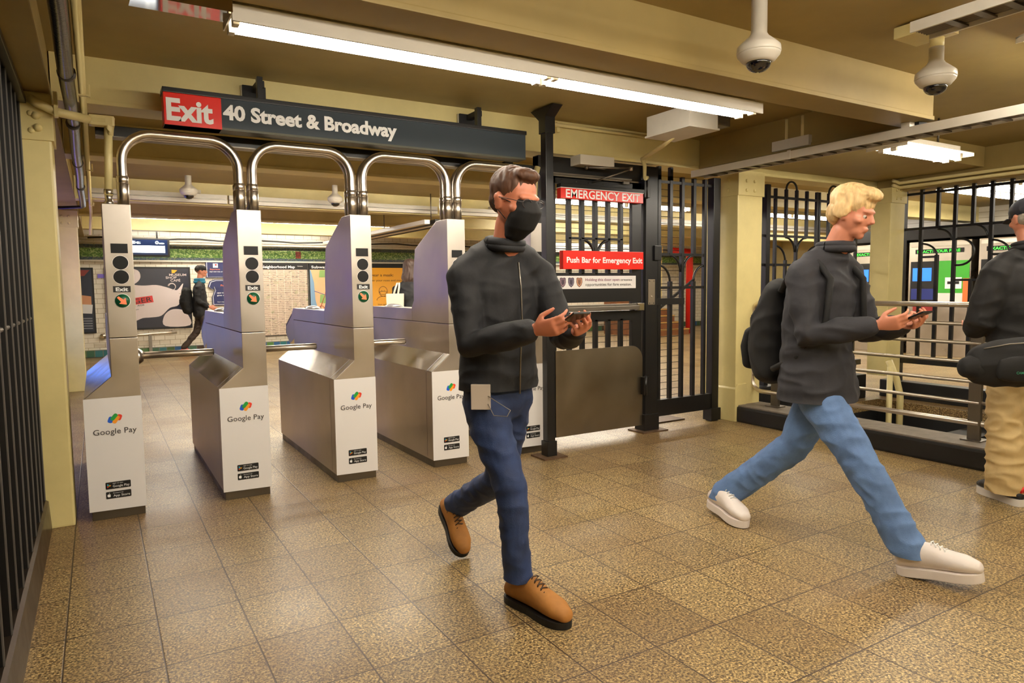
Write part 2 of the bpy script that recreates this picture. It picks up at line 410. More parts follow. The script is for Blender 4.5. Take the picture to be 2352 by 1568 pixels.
# ------------------------------------------------------------------ black slatted fence at the left
t = thing('slatted_fence', 'tall black fence of upright slats along the left edge of the floor', 'fence', (-.58, -2.2, 0))
g = G(); g.prism([(-.70, 0), (-.478, 0), (-.478, .02), (-.486, .165), (-.50, .175), (-.70, .175)], 'y', -4.4, -.022, P('bronze_plate', (74, 62, 50), .35, .8, rvar=.06)); g.build('base_plate', parent=t)
SLAT = P('slat_black', (7, 7, 9), .45, bump=.1, bscale=30); SLAT_GLINT = P('slat_worn_edge', (112, 108, 104), .35, .4)  # second material: edge highlight of the slats, put into the colour
ys = [-.03, -.244, -.449, -.684, -.916, -1.131, -1.357, -1.572, -1.80, -2.031, -2.26, -2.49, -2.72, -2.95, -3.18, -3.41, -3.64]
for y in ys:
    g = G(); g.box(-.70, -.503, y-.012, y+.012, .175, 2.36, SLAT); g.box(-.503, -.498, y-.012, y-.008, .175, 2.36, SLAT_GLINT); g.box(-.503, -.499, y-.008, y+.012, .175, 2.36, SLAT); g.build('slat', parent=t)
g = G(); g.box(-.70, -.47, -4.4, -.022, 2.36, 2.395, BLACK, .003); g.box(-.66, -.64, -4.4, -.03, 1.20, 1.23, STEELD); g.build('top_rail', parent=t)
g = G(); g.box(-.735, -.705, -4.4, -.03, 0, 2.395, BLACKM); g.build('backing_sheet', parent=t)  # black sheet added for the darkness behind the slats
for y in ys[:-1]:
    g = G(); g.tube([(-.515, y-.03, 1.2), (-.515, y-.20, 1.2)], .010, STEELD, 8); g.build('tie_rod', parent=t)
# ------------------------------------------------------------------ kerb, railing and stairwell fences
t = thing('stairwell_kerb', 'low black kerb with grey top under the steel pipe railing', 'kerb', (5.3, -3, 0))
KB = P('kerb_black_paint', (18, 18, 20), .45, var=.3, vscale=14, bump=.5, bscale=25)
g = G(); g.box(5.115, 5.49, -7.9, .03, 0, .150, KB, .02); g.build('kerb_body', parent=t)
g = G(); g.box(5.135, 5.48, -7.9, .02, .148, .163, P('kerb_top', (118, 108, 96), .6, var=.25, vscale=12, bump=.4), .004); g.build('kerb_top', parent=t)
# pipe railing, bars along y at x = 5.35
RX = 5.35
t = thing('pipe_railing', 'stainless steel pipe railing of seven bars around the stairwell', 'railing', (RX, -2, .16))
zs = [.292, .445, .60, .745, .885, 1.025, 1.17]
fr = arc((RX, .02-.16, .292+.12), .12, 270, 360, 8, (0, 1, 0), (0, 0, 1))
top = arc((RX, .02-.16, 1.17-.12), .12, 0, 90, 8, (0, 1, 0), (0, 0, 1))
g = G(); g.tube([(RX, -6.5, .292)] + fr + top + [(RX, -6.5, 1.17)], .021, STEELR, 14); g.build('frame_pipe', parent=t)
for z in zs[1:-1]:
    g = G(); g.tube([(RX, -6.5, z), (RX, -.02, z)], .014, STEELR, 12); g.build('bar', parent=t)
for y in (-.30, -2.06, -3.9, -5.7):
    g = G(); g.box(RX-.012, RX+.012, y-.045, y+.045, .163, 1.15, STEELD, .004); g.box(RX-.03, RX-.012, y-.05, y-.036, .163, 1.1, STEELD, .002); g.box(RX-.06, RX+.06, y-.07, y+.07, .163, .172, STEELD, .002); g.build('post', parent=t)

def bar(parent, u, o, a, z0, z1, w=.014, name='bar', m=BLACK):
    o = Vector(o); u = Vector(u); p = o+u*a
    g = G(); g.tube([(p.x, p.y, z0), (p.x, p.y, z1)], w, m, square=True, up=(1, 0, 0)); return g.build(name, parent=parent)
def rail(parent, u, o, a, b, z, w=.012, name='rail', m=BLACK):
    o = Vector(o); u = Vector(u); p = o+u*a; q = o+u*b
    g = G(); g.tube([(p.x, p.y, z), (q.x, q.y, z)], w, m, square=True, up=(0, 0, 1)); return g.build(name, parent=parent)
def scroll(parent, u, o, a0, z0, a1, z1, w=.011, m=BLACK, name='scroll'):
    """quarter curve from (a0,z0), leaving horizontally, to (a1,z1), arriving vertically"""
    o = Vector(o); u = Vector(u); pts = []
    for i in range(9):
        s = math.sin(PI/2*i/8); c = math.cos(PI/2*i/8)
        p = o + u*(a0+(a1-a0)*s); pts.append((p.x, p.y, z1+(z0-z1)*c))
    g = G(); g.tube(pts, w, m, 8); return g.build(name, parent=parent)
def tulip(parent, u, o, xs, z0, z1, H1, H2, m=BLACK, w=.014, tall=None):
    """five bars: 1,3,5 full height; 2 and 4 open into curves (the ironwork pattern of the fences)"""
    b1, b2, b3, b4, b5 = xs
    for k in (b1, b3, b5): bar(parent, u, o, k, z0, z1, w, m=m)
    for k, s in ((b2, 1), (b4, -1)):
        bar(parent, u, o, k, H1, z1, w, m=m)
        scroll(parent, u, o, k, H1-.01, b3-s*.02, H1-.16, m=m)
        e = b1 if s == 1 else b5
        scroll(parent, u, o, e, H1-.10, k, H1-.26, m=m)
        bar(parent, u, o, k, z0, H1-.25, w, m=m)
    rail(parent, u, o, b1, b5, H1, m=m); rail(parent, u, o, b1, b5, H2, m=m)

# fence on the far side of the stairwell (x = 7.78, towards the camera)
FX = 7.78; U = (0, -1, 0); O = (FX, 0, 0)
t = thing('iron_fence', 'black iron fence with curved scrolls on the far side of the stairwell', 'fence', (FX, -2.5, 0))
a = [.12+.178*i for i in range(22)]
for i0 in (1, 5, 9, 13):
    b1, b2, b3, b4, b5 = a[i0:i0+5]; last = i0 == 13
    for k in (b1, b3) + ((b5,) if last else ()): bar(t, U, O, k, .42, 2.42, .017)
    for k in (b2, b4): bar(t, U, O, k, 1.93, 2.42, .017)
    scroll(t, U, O, b2, 1.92, b3-.03, 1.79); scroll(t, U, O, b4, 1.94, b5-.03, 1.80)
    scroll(t, U, O, b1, 1.77, b2, 1.63); bar(t, U, O, b2, .42, 1.64, .017)
    o_ = Vector(O)+Vector(U)*b3
    g = G(); g.tube([(FX, -b3, 1.80)] + arc((FX, -(b3+.06), 1.66), .14, 90, -90, 12, (0, -1, 0), (0, 0, 1)) + [(FX, -b3, 1.52)], .012, BLACK, 8); g.build('scroll', parent=t)
    rail(t, U, O, b1, b2, 1.62); rail(t, U, O, b3, b5, 1.36); bar(t, U, O, b4, .42, 1.36, .017)
rail(t, U, O, 0, a[17], 2.33, .014); rail(t, U, O, 0, a[17], 1.94, .014); rail(t, U, O, 0, a[17], .45, .035)
bar(t, U, O, .09, .18, 2.42, .033, 'post')
g = G(); g.box(FX-.05, FX+.10, -7.9, .1, 0, .20, KB, .01); g.build('kerb_body', parent=t)
# fence along the end of the stairwell (y = .19)
U = (1, 0, 0); O = (0, .19, 0)
t = thing('iron_fence', 'black iron fence behind the stairwell end between the two riveted columns', 'fence', (6.5, .19, 0))
bar(t, U, O, 5.78, .10, 2.36, .030, 'post')
bar(t, U, O, 5.68, .35, 2.30, .014)
for i in range(2):
    x0 = 5.92+i*.72
    tulip(t, U, O, [x0+.17*k for k in range(5)], .42, 2.33, 1.84, 1.54)
    g = G(); g.tube(arc((x0+.255, .19, 2.33), .085, 180, 0, 12, (1, 0, 0), (0, 0, 1)), .011, BLACK, 8); g.build('scroll', parent=t)
rail(t, U, O, 5.64, 7.44, 2.24); rail(t, U, O, 5.64, 7.44, .42, .03); rail(t, U, O, 5.64, 5.9, 1.84); rail(t, U, O, 5.64, 5.9, 1.54)
g = G(); g.box(5.49, 7.46, .10, .28, 0, .28, KB, .01); g.build('kerb_body', parent=t)
# handrail posts dropping into the stairwell
t = thing('stair_handrail', 'two cream pipes bending down into the stairwell below the corner column', 'handrail', (7.3, -.35, -.8))
g = G(); g.tube([(7.22, -.32, -.9), (7.22, -.32, .42)], .03, CREAMP); g.build('post', parent=t)
g = G(); g.tube([(7.36, -.36, -.9), (7.36, -.36, .1), (7.33, -.33, .28), (7.26, -.28, .48)], .035, CREAMP); g.build('pipe', parent=t)

# ------------------------------------------------------------------ turnstiles
GP = {'b': (30, 96, 214), 'g': (28, 150, 62), 'y': (250, 160, 40), 'r': (234, 62, 44)}
GPM = {k: P('logo_'+k, v, .4) for k, v in GP.items()}
ORG = P('arrow_orange', (250, 130, 84), .4, emit=.25); GRN = P('arrow_green', (14, 84, 52), .35)
LOGT = P('logo_grey_lettering', (70, 66, 66), .4)
SCRK = P('black_display_glass', (6, 6, 8), .4, spec=.3)
S = .729; TW = .146; WB = .29
def rrect(cx, cz, w, h, r, n=5):
    out = []
    for sx, sz, a0 in ((1, 1, 0), (-1, 1, 90), (-1, -1, 180), (1, -1, 270)):
        for i in range(n+1):
            a = math.radians(a0+90*i/n); out.append((cx+sx*(w/2-r)+r*math.cos(a), cz+sz*(h/2-r)+r*math.sin(a)))
    return out
def poly_y(g, pts, y, m, rot=0, c=(0, 0)):
    cr, sr = math.cos(rot), math.sin(rot)
    g.flat([(c[0]+(p[0]-c[0])*cr-(p[1]-c[1])*sr, y, c[1]+(p[0]-c[0])*sr+(p[1]-c[1])*cr) for p in pts], m)
def make_turnstile():
    t = thing('turnstile', '', 'turnstile', (0, 0, 0), 'stainless steel turnstiles in a row')
    g = G(); g.box(-.282, -.006, .014, 1.69, 0, .06, P('plinth_metal', (104, 96, 84), .38, .9, rvar=.1), .003); g.build('plinth', parent=t)
    g = G()
    prof = [(-WB, .056), (0, .056), (0, 1.068), (-TW, 1.068), (-TW, .845), (-WB, .722)]
    g.prism(prof, 'y', 0, 1.70, STEEL, .003)
    g.flat([(-WB-.0006, .11, .07), (-WB-.0006, .114, .07), (-WB-.0006, .114, .71), (-WB-.0006, .11, .71)], BLACKM)
    g.build('cabinet', parent=t)
    # polished sloping shoulder
    g = G(); d = .0015
    a, b = Vector((-WB, 0, .722)), Vector((-TW, 0, .845)); n = Vector((b.z-a.z, 0, -(b.x-a.x))).normalized()*-1
    g.flat([a+n*d+Vector((0, .004, 0)), b+n*d+Vector((0, .004, 0)), b+n*d+Vector((0, 1.66, 0)), a+n*d+Vector((0, 1.66, 0))], STEELL)
    g.flat([a+n*.003+Vector((0, .09, 0)), b+n*.003+Vector((0, .09, 0)), b+n*.003+Vector((0, .095, 0)), a+n*.003+Vector((0, .095, 0))], WHITE)
    g.build('shoulder_plate', parent=t)
    # tower and low head
    g = G(); g.prism([(0, 1.072), (0, 1.845), (.19, 1.845), (.61, 1.655), (.655, 1.45), (.655, 1.24), (.705, 1.18), (.705, 1.072)], 'x', -TW, 0, STEELV, .003); g.build('tower', parent=t)
    g = G(); g.prism([(.705, 1.072), (.705, 1.174), (1.70, 1.174), (1.76, 1.12), (1.99, 1.01), (2.0, .93), (1.86, .84), (1.70, .90), (1.70, 1.072)], 'x', -TW, -.001, STEEL, .002)
    g.build('reader_head', parent=t)
    g = G(); g.prism([(1.762, 1.123), (1.992, 1.013), (2.003, .932), (1.99, .93), (1.985, 1.0), (1.76, 1.105)], 'x', -TW-.001, .0, P('nose_dark_plastic', (66, 54, 56), .4)); g.build('nose_cover', parent=t)
    g = G(); g.ball((-TW/2, 1.30, 1.174), (.055, .17, .028), P('reader_lens', (200, 200, 205), .1, spec=.8), 20); g.build('card_reader', parent=t)
    # front: displays
    x0 = -.068; y = -.0022
    g = G(); poly_y(g, [(x0-.045, 1.563), (x0+.042, 1.563), (x0+.042, 1.618), (x0-.045, 1.618)], y, SCRK); g.build('display_window', parent=t)
    for z in (1.508, 1.425):
        g = G(); g.lathe([(.0425, 0), (.0425, .0010), (0, .0011)], (x0+.001, 0, z), WHITE, 32, axis='y', smooth=False); g.lathe([(.040, 0), (.040, .0020), (0, .0021)], (x0+.001, 0, z), SCRK, 32, axis='y', smooth=False); g.build('signal_lamp', parent=t)
    g = G(); poly_y(g, [(x0-.044, 1.336), (x0+.046, 1.336), (x0+.046, 1.372), (x0-.044, 1.372)], y, TXTK); pl = g.build('exit_plate', parent=t)
    g = G(); g.text('Exit', TXTW, (x0+.001, y-.0004, 1.343), .063, .022, bold=.03, align='C'); g.build('lettering', parent=pl)
    g = G(); g.lathe([(.042, 0), (.042, .0014), (0, .0018)], (x0+.001, 0, 1.286), TXTW, 28, axis='y')
    g.lathe([(.039, 0), (.039, .0024), (0, .0026)], (x0+.001, 0, 1.286), GRN, 28, axis='y'); dsc = g.build('arrow_disc', parent=t)
    g = G(); ar = [(-.032, .006), (-.032, -.006), (0, -.009), (0, -.024), (.031, 0), (0, .024), (0, .009)]
    poly_y(g, [(x0+p[0], 1.286+p[1]) for p in ar], -.0036, ORG, math.radians(-45), (x0, 1.286)); g.build('arrow', parent=dsc)
    # front: white advertising vinyl
    g = G(); g.prism([(-WB-.004, .058), (.002, .052), (.002, .722), (-WB-.004, .722)], 'y', -.003, 0, WHITE); v = g.build('advert_panel', parent=t)
    yy = -.0042; cx, cz = -.140, .597
    g = G(); R = math.radians(-20)
    def blob(dx, dz, w, h, r, k, lv, rot=R): poly_y(g, [(cx+dx+math.cos(rot)*p[0]-math.sin(rot)*p[1], cz+dz+math.sin(rot)*p[0]+math.cos(rot)*p[1]) for p in rrect(0, 0, w, h, r)], yy-lv*.0003, GPM[k])
    blob(-.022, -.005, .026, .038, .010, 'b', 1); blob(.022, .006, .026, .036, .010, 'r', 1)
    blob(.006, -.006, .022, .050, .010, 'y', 2, R-.25); blob(-.004, .010, .022, .046, .010, 'g', 3, R-.35)
    g.build('logo', parent=v)
    g = G(); g.text('Google Pay', LOGT, (-.142, yy, .508), .222, .034, bold=.004, align='C', space=1.02); g.build('lettering', parent=v)
    for z, cap, word, kind in ((.202, 'GET IT ON', 'Google Play', 'p'), (.145, 'Download on the', 'App Store', 'a')):
        g = G(); poly_y(g, rrect(-.142, z, .130, .042, .005), yy, TXTK)
        g.text(cap, TXTW, (-.170, yy-.0003, z+.0085), .052, .006, bold=.0)
        g.text(word, TXTW, (-.170, yy-.0003, z-.011), .086, .014, bold=.0)
        if kind == 'p':
            X, Z = -.190, z
            g.flat([(X-.008, yy-.0004, Z+.012), (X-.008, yy-.0004, Z), (X+.002, yy-.0004, Z+.004)], P('play_cyan', (60, 170, 220), .4))
            g.flat([(X-.008, yy-.0004, Z-.012), (X-.008, yy-.0004, Z), (X+.002, yy-.0004, Z-.004)], GPM['r'])
            g.flat([(X+.012, yy-.0005, Z), (X+.001, yy-.0005, Z+.006), (X+.001, yy-.0005, Z-.006)], GPM['y'])
            g.flat([(X-.008, yy-.0005, Z), (X+.002, yy-.0005, Z+.005), (X+.002, yy-.0005, Z-.005)], GPM['g'])
        else:
            pts = []
            for i in range(28):
                a = 2*PI*i/28; r = .0098*(1-.18*math.exp(-((a-PI/2)/.35)**2)-.14*math.exp(-((a-3*PI/2)/.3)**2)-.30*math.exp(-((min(a, 2*PI-a)-.25)/.32)**2))
                pts.append((-.191+r*math.cos(a)*.95, z-.002+r*math.sin(a)))
            poly_y(g, pts, yy-.0004, TXTW)
            poly_y(g, [(-.191+p[0], z+.0105+p[1]) for p in ((-.001, -.0015), (.0015, .0035), (.004, .0045), (.003, .001))], yy-.0004, TXTW)
        g.build('store_badge', parent=v)
    return t
def add_rotor(t, ox):
    g = G(); g.lathe([(.055, 0), (.055, .03), (.035, .055), (0, .06)], (ox, .66, .90), STEELR, 20, axis='x'); h = g.build('rotor_hub', parent=t)
    g = G(); g.tube([(ox+.03, .66, .905), (ox+.49, .66, .905), (ox+.50, .66, .905)], [.0245, .0245, .021], STEELR, 18); g.build('rotor_arm', parent=h)
proto = make_turnstile()
labels = ['leftmost stainless turnstile with white advert panel, nearest the slatted fence', 'second turnstile from the left, blue glint on its sloping shoulder',
          'third turnstile from the left, in the middle of the row', 'fourth turnstile from the left, partly hidden by the walking man in jeans and tan boots',
          'last turnstile at the right of the row, behind the walking man beside the black post']
TS = [proto]
for i in range(1, 5): TS.append(copy_tree(proto, loc=(S*i, 0, 0)))
for i, t in enumerate(TS):
    t['label'] = labels[i]
    if i < 4: add_rotor(t, S*i)
# arches: a front and a rear tube over each lane
for i in range(4):
    x0, x1 = S*i-.032, S*(i+1)-.113
    t = thing('pipe_arch', ['polished double pipe arch over the lane beside the leftmost turnstile', 'polished double pipe arch over the second lane from the left', 'polished double pipe arch over the third lane from the left', 'polished double pipe arch behind the head of the walking man in a black mask'][i],
              'pipe arch', ((x0+x1)/2, .1, 1.846), 'pipe arches over the turnstile lanes')
    for y, r in ((.055, .0265), (.130, .0225)):
        pts = [(x0, y, 1.846)] + arc((x0+.17, y, 2.10), .17, 180, 90, 9, (1, 0, 0), (0, 0, 1)) + arc((x1-.17, y, 2.10), .17, 90, 0, 9, (1, 0, 0), (0, 0, 1)) + [(x1, y, 1.846)]
        g = G(); g.tube(pts, r, STEELR, 20, caps=False); a = g.build('tube', parent=t)
        for x in (x0, x1):
            g = G(); g.lathe([(r+.001, 0), (r+.0055, .0), (r+.0055, .125), (r+.003, .127), (r+.003, .129), (r+.0055, .131), (r+.0055, .165), (r+.001, .168)], (x, y, 1.846), STEELR, 20); g.build('sleeve', parent=t)

# ------------------------------------------------------------------ hanging sign
t = thing('hanging_sign', 'long dark hanging sign with red Exit block and white street lettering', 'sign', (1.42, -.08, 2.30))
X0, X1, Z0, Z1 = .19, 2.655, 2.302, 2.508; YF = -.12
g = G(); g.box(X0+.31, X1, YF, .0, Z0+.012, Z1-.012, SIGNK, .003); g.build('sign_panel', parent=t)
g = G(); g.box(X0, X0+.312, YF-.004, .0, Z0, Z1-.022, RED, .003); r = g.build('exit_panel', parent=t)
g = G(); g.text('Exit', TXTW, (X0+.013, YF-.0045, Z0+.030), .252, .126, bold=.035, space=1.0); g.build('lettering', parent=r)
g = G(); g.text('40 Street & Broadway', TXTW, (X0+.320, YF-.0008, Z0+.066), 1.108, .086, bold=.04); g.build('lettering', parent=t)
g = G(); g.box(X0-.004, X1+.004, YF-.012, .008, Z1-.022, Z1+.006, BLACK, .003); g.box(X0, X1, YF-.002, .003, Z0, Z0+.013, P('sign_frame', (70, 70, 60), .4, .6)); g.build('frame', parent=t)
for x in (.735, 2.28):
    g = G(); g.box(x-.075, x+.075, .118, .13, 2.545, 2.645, P('bracket_plate_edge', (210, 200, 170), .5)); g.box(x-.068, x+.075, .10, .12, 2.55, 2.645, BLACKM, .002); b = g.build('wall_plate', parent=t)
    g = G(); g.box(x-.01, x+.035, -.06, .11, 2.60, 2.64, BLACKM, .003); g.box(x-.012, x+.022, -.075, -.03, 2.50, 2.66, BLACK, .003); g.build('hanger', parent=b)
# black header channel above the arches
t = thing('black_header', 'long black channel running behind the sign above the pipe arches', 'channel', (1.4, .2, 2.26))
g = G(); g.box(-.155, 2.93, .17, .26, 2.262, 2.325, BLACK, .003); g.box(-.155, 2.93, .165, .265, 2.258, 2.264, STEELD); g.build('channel', parent=t)
g = G(); g.box(2.62, 2.70, .14, .18, 2.25, 2.33, BLACKM, .003); g.build('end_bracket', parent=t)
# ------------------------------------------------------------------ black post with ceiling plate, in front of the gate
t = thing('black_post', 'black square post reaching the ceiling between the last turnstile and the gate', 'post', (2.81, -.18, 0))
g = G(); g.box(2.775, 2.845, -.215, -.145, 0, CZ-.01, BLACK, .004); g.build('shaft', parent=t)
g = G(); g.box(2.765, 2.855, -.225, -.135, .012, .13, BLACK, .003); g.box(2.70, 2.92, -.28, -.08, 0, .012, P('rusty_floor_plate', (96, 74, 54), .6, .5, var=.3, vscale=30)); g.build('foot', parent=t)
g = G(); g.prism([(-.225, 2.50), (-.135, 2.50), (-.135, 2.60), (-.02, 2.69), (-.33, 2.69), (-.225, 2.62)], 'x', 2.765, 2.855, BLACK, .003); g.build('head_bracket', parent=t)

# ------------------------------------------------------------------ emergency gate
GY = .15
t = thing('emergency_gate', 'black barred emergency exit gate with steel kick plate and red signs', 'gate', (3.55, GY, 0))
def gb(name, x0, x1, z0, z1, y0=GY-.02, y1=GY+.02, m=BLACK, parent=None, bev=.003):
    g = G(); g.box(x0, x1, y0, y1, z0, z1, m, bev); return g.build(name, parent=parent or t)
gb('stile', 3.05, 3.10, .06, 2.25); gb('stile', 3.925, 4.035, .06, 2.25)
gb('top_rail', 3.05, 4.035, 2.19, 2.25); gb('top_rail', 3.05, 4.035, 2.235, 2.25)
gb('middle_plate', 3.10, 3.93, 1.20, 1.455)
gb('lower_rail', 3.10, 3.93, 1.03, 1.12)
cx = [3.244, 3.381, 3.524, 3.665, 3.806]
for i, x in enumerate(cx):
    gb('bar', x-.017, x+.017, 1.44, 2.20); gb('bar', x-.017, x+.017, .70, 1.05)
gb('rail', 3.23, 3.82, 1.736, 1.756)
for s in (1, -1):
    scroll(t, (1, 0, 0), (0, GY-.01, 0), 3.524-s*.143, 1.735, 3.524-s*.02, 1.60, .013)
g = G(); z = .74
while z < 2.2:
    if not 1.13 < z < 1.44: g.tube([(3.1, GY+.022, z), (3.93, GY+.022, z)], .0022, BLACKM, 5)
    z += .052
x = 3.105
while x < 3.93:
    for a, b in ((.70, 1.05), (1.44, 2.2)): g.box(x-.0006, x+.0006, GY+.022, GY+.0232, a, b, BLACKM)
    x += .0135
g.build('wire_mesh', parent=t)
g = G(); pts = [(3.085, .062), (4.045, .062)] + [(4.045-.13+.13*math.cos(math.radians(a)), .80-.13+.13*math.sin(math.radians(a))) for a in range(0, 91, 10)] + [(3.085, .80)]
g.prism(pts, 'y', GY-.028, GY-.022, steel('kick_plate_steel', (150, 140, 124), .34, 'z')); g.build('kick_plate', parent=t)
g = G(); g.box(3.10, 3.96, GY-.085, GY-.045, 1.125, 1.165, STEELD, .006); g.box(3.10, 3.96, GY-.07, GY-.02, 1.165, 1.18, STEELD, .003)
g.box(3.94, 4.02, GY-.08, GY-.02, 1.115, 1.185, STEELL, .006); g.build('push_bar', parent=t, label='brushed steel push bar')
g = G()
for z in (1.48, 1.62, 1.8, 1.93, 2.05, 2.13, 2.22):
    g.ball((3.075, GY-.022, z), .005, STEELD, 8)
for x in (3.16, 3.31, 3.45, 3.60): g.ball((x, GY-.022, 2.215), .005, STEELD, 8)
g.build('rivet_line', parent=t)
# red header sign, red instruction sign, white notice
s1 = G(); s1.box(3.115, 4.005, GY-.075, GY-.02, 2.065, 2.155, RED, .002); s1 = s1.build('exit_sign', parent=t)
g = G(); g.box(3.11, 4.01, GY-.085, GY-.02, 2.155, 2.185, BLACK, .002); g.box(3.112, 4.008, GY-.079, GY-.02, 2.149, 2.157, WHITE); g.build('sign_hood', parent=s1)
g = G(); g.text('EMERGENCY EXIT', TXTW, (3.165, GY-.0755, 2.074), .80, .070, bold=.018); g.build('lettering', parent=s1)
s2 = G(); s2.box(3.135, 4.01, GY-.075, GY-.02, 1.483, 1.637, RED, .003); s2 = s2.build('instruction_sign', parent=t)
g = G(); g.text('Push Bar for Emergency Exit', TXTW, (3.17, GY-.0757, 1.538), .825, .048, bold=.026); g.build('lettering', parent=s2)
s3 = G(); s3.box(3.11, 3.965, GY-.024, GY-.0205, 1.318, 1.428, WHITE); s3 = s3.build('notice', parent=t)
PURP = P('lettering_maroon', (120, 40, 84), .4)
g = G(); yy = GY-.0245
g.text('Holding this door open', PURP, (3.40, yy, 1.384), .375, .024, bold=.006); g.text('creates', TXTK, (3.79, yy, 1.384), .13, .020, bold=.006)
g.text('opportunities for fare evasion.', TXTK, (3.40, yy, 1.342), .515, .024, bold=.006); g.build('lettering', parent=s3)
for k, (c1, c2) in enumerate((((70, 56, 70), (150, 120, 130)), ((64, 56, 72), (128, 120, 138)), ((120, 84, 66), (206, 150, 116)))):
    g = G(); X = 3.165+.086*k; Z = 1.374
    sh = [(-.030, .034), (-.018, .040), (0, .036), (.018, .040), (.030, .034), (.032, .0), (.022, -.026), (0, -.044), (-.022, -.026), (-.032, 0)]
    poly_y(g, [(X+p[0], Z+p[1]) for p in sh], yy, P('badge_dark%d' % k, c1, .4)); poly_y(g, [(X+p[0]*.8, Z+p[1]*.8) for p in sh], yy-.0003, P('badge_mid%d' % k, c2, .4))
    poly_y(g, [(X+p[0]*.5, Z-.003+p[1]*.5) for p in sh], yy-.0006, P('badge_dark%d' % k, c1, .4))
    poly_y(g, [(X-.02, Z+.017), (X+.02, Z+.017), (X+.02, Z+.024), (X-.02, Z+.024)], yy-.0006, P('badge_dark%d' % k, c1, .4))
    g.build('badge', parent=s3)
g = G(); g.lathe([(.014, 0), (.014, .01), (0, .012)], (4.02, GY-.02, 1.515), P('brass', (190, 150, 60), .3, 1), 14, axis='y'); g.build('lock_cylinder', parent=t)
# gate frame: posts and header
t = thing('gate_frame', 'black steel frame posts and header around the emergency gate', 'frame', (3.6, GY, 0))
g = G(); g.box(4.06, 4.205, GY-.05, GY+.06, 0, 2.40, BLACK, .005); p = g.build('post', parent=t)
g = G(); g.box(4.04, 4.215, GY-.065, GY+.07, .01, .16, BLACK, .003); g.box(3.98, 4.28, GY-.12, GY+.1, 0, .012, P('rusty_floor_plate', (96, 74, 54)), .002); g.build('foot', parent=p)
g = G(); g.box(4.085, 4.165, GY-.058, GY-.05, 1.165, 1.395, P('lock_plate', (150, 138, 120), .4, .8), .002)
for z in (1.18, 1.38): g.ball((4.10, GY-.059, z), .006, STEELD, 8); g.ball((4.15, GY-.059, z), .006, STEELD, 8)
g.ball((4.12, GY-.060, 1.24), .008, STEELR, 8); g.build('lock_plate', parent=p, label='brushed steel lock plate')
g = G(); g.box(4.15, 4.235, GY-.07, GY+.0, 1.565, 1.70, BLACK, .006); g.tube([(4.235, GY-.05, 1.645), (4.25, GY-.05, 1.60)], .008, BLACKM); g.build('lock_box', parent=p)
for z in (.35, 2.12):
    g = G(); g.box(4.02, 4.09, GY-.075, GY-.03, z, z+.16, BLACK, .004); g.tube([(4.048, GY-.07, z-.01), (4.048, GY-.07, z+.17)], .012, BLACK); g.build('hinge', parent=p)
g = G(); g.box(2.93, 3.045, GY-.02, GY+.06, 0, 2.40, BLACK, .004); g.build('post', parent=t)
g = G(); g.box(2.93, 4.205, GY-.03, GY+.06, 2.262, 2.405, BLACK, .004); g.build('header', parent=t)
g = G(); g.box(3.06, 3.90, GY-.045, GY-.03, 2.262, 2.275, STEELD); g.build('drip_strip', parent=t)
g = G(); g.box(3.245, 3.60, GY-.17, GY-.03, 2.335, 2.415, GREYP, .004); c = g.build('door_closer', parent=t, label='off-white box door closer')
g = G(); g.tube([(3.36, GY-.10, 2.325), (3.74, GY-.22, 2.33)], .010, STEELD); g.tube([(3.74, GY-.22, 2.322), (3.46, GY-.04, 2.215)], .008, STEELD); g.lathe([(.014, 0), (.014, .03)], (3.74, GY-.22, 2.31), STEELR, 12); g.ball((3.36, GY-.1, 2.325), .018, STEELD, 10); g.build('closer_arm', parent=c)
g = G(); g.box(3.80, 3.87, GY-.05, GY-.03, 2.225, 2.25, STEELD, .003); g.build('contact', parent=t)
# fixed barred panel right of the gate
t = thing('iron_fence', 'narrow fixed black iron panel with scrolls between the gate post and the cream column', 'fence', (4.6, GY, 0))
U = (1, 0, 0); O = (0, GY, 0)
tulip(t, U, O, [4.257, 4.402, 4.55, 4.702, 4.846], .26, 2.34, 1.625, 1.317, w=.017)
bar(t, U, O, 4.257, 2.3, 2.42, .017); bar(t, U, O, 4.402, 2.3, 2.42, .017)
rail(t, U, O, 4.20, 4.93, 2.285); rail(t, U, O, 4.20, 4.56, 1.19, .03)
g = G(); g.box(4.20, 4.93, GY-.03, GY+.03, .12, .275, BLACK, .004); g.build('bottom_rail', parent=t)
g = G(); g.box(4.93, 5.02, GY-.04, GY+.04, 0, 2.36, BLACK, .004); g.box(4.91, 5.04, GY-.055, GY+.055, .01, .13, BLACK, .003); g.build('post', parent=t)
g = G(); z = .30
while z < 2.28: g.tube([(4.2, GY+.03, z), (4.55, GY+.03, z)], .0025, BLACKM, 5); z += .062
g.build('wire_mesh', parent=t)
g = G(); g.box(4.36, 4.78, .32, .62, 0, .012, P('drain_cover', (92, 72, 54), .5, .6, var=.3), .002)
g.build('floor_hatch', label='brown metal floor hatch behind the narrow iron panel', cat='hatch')

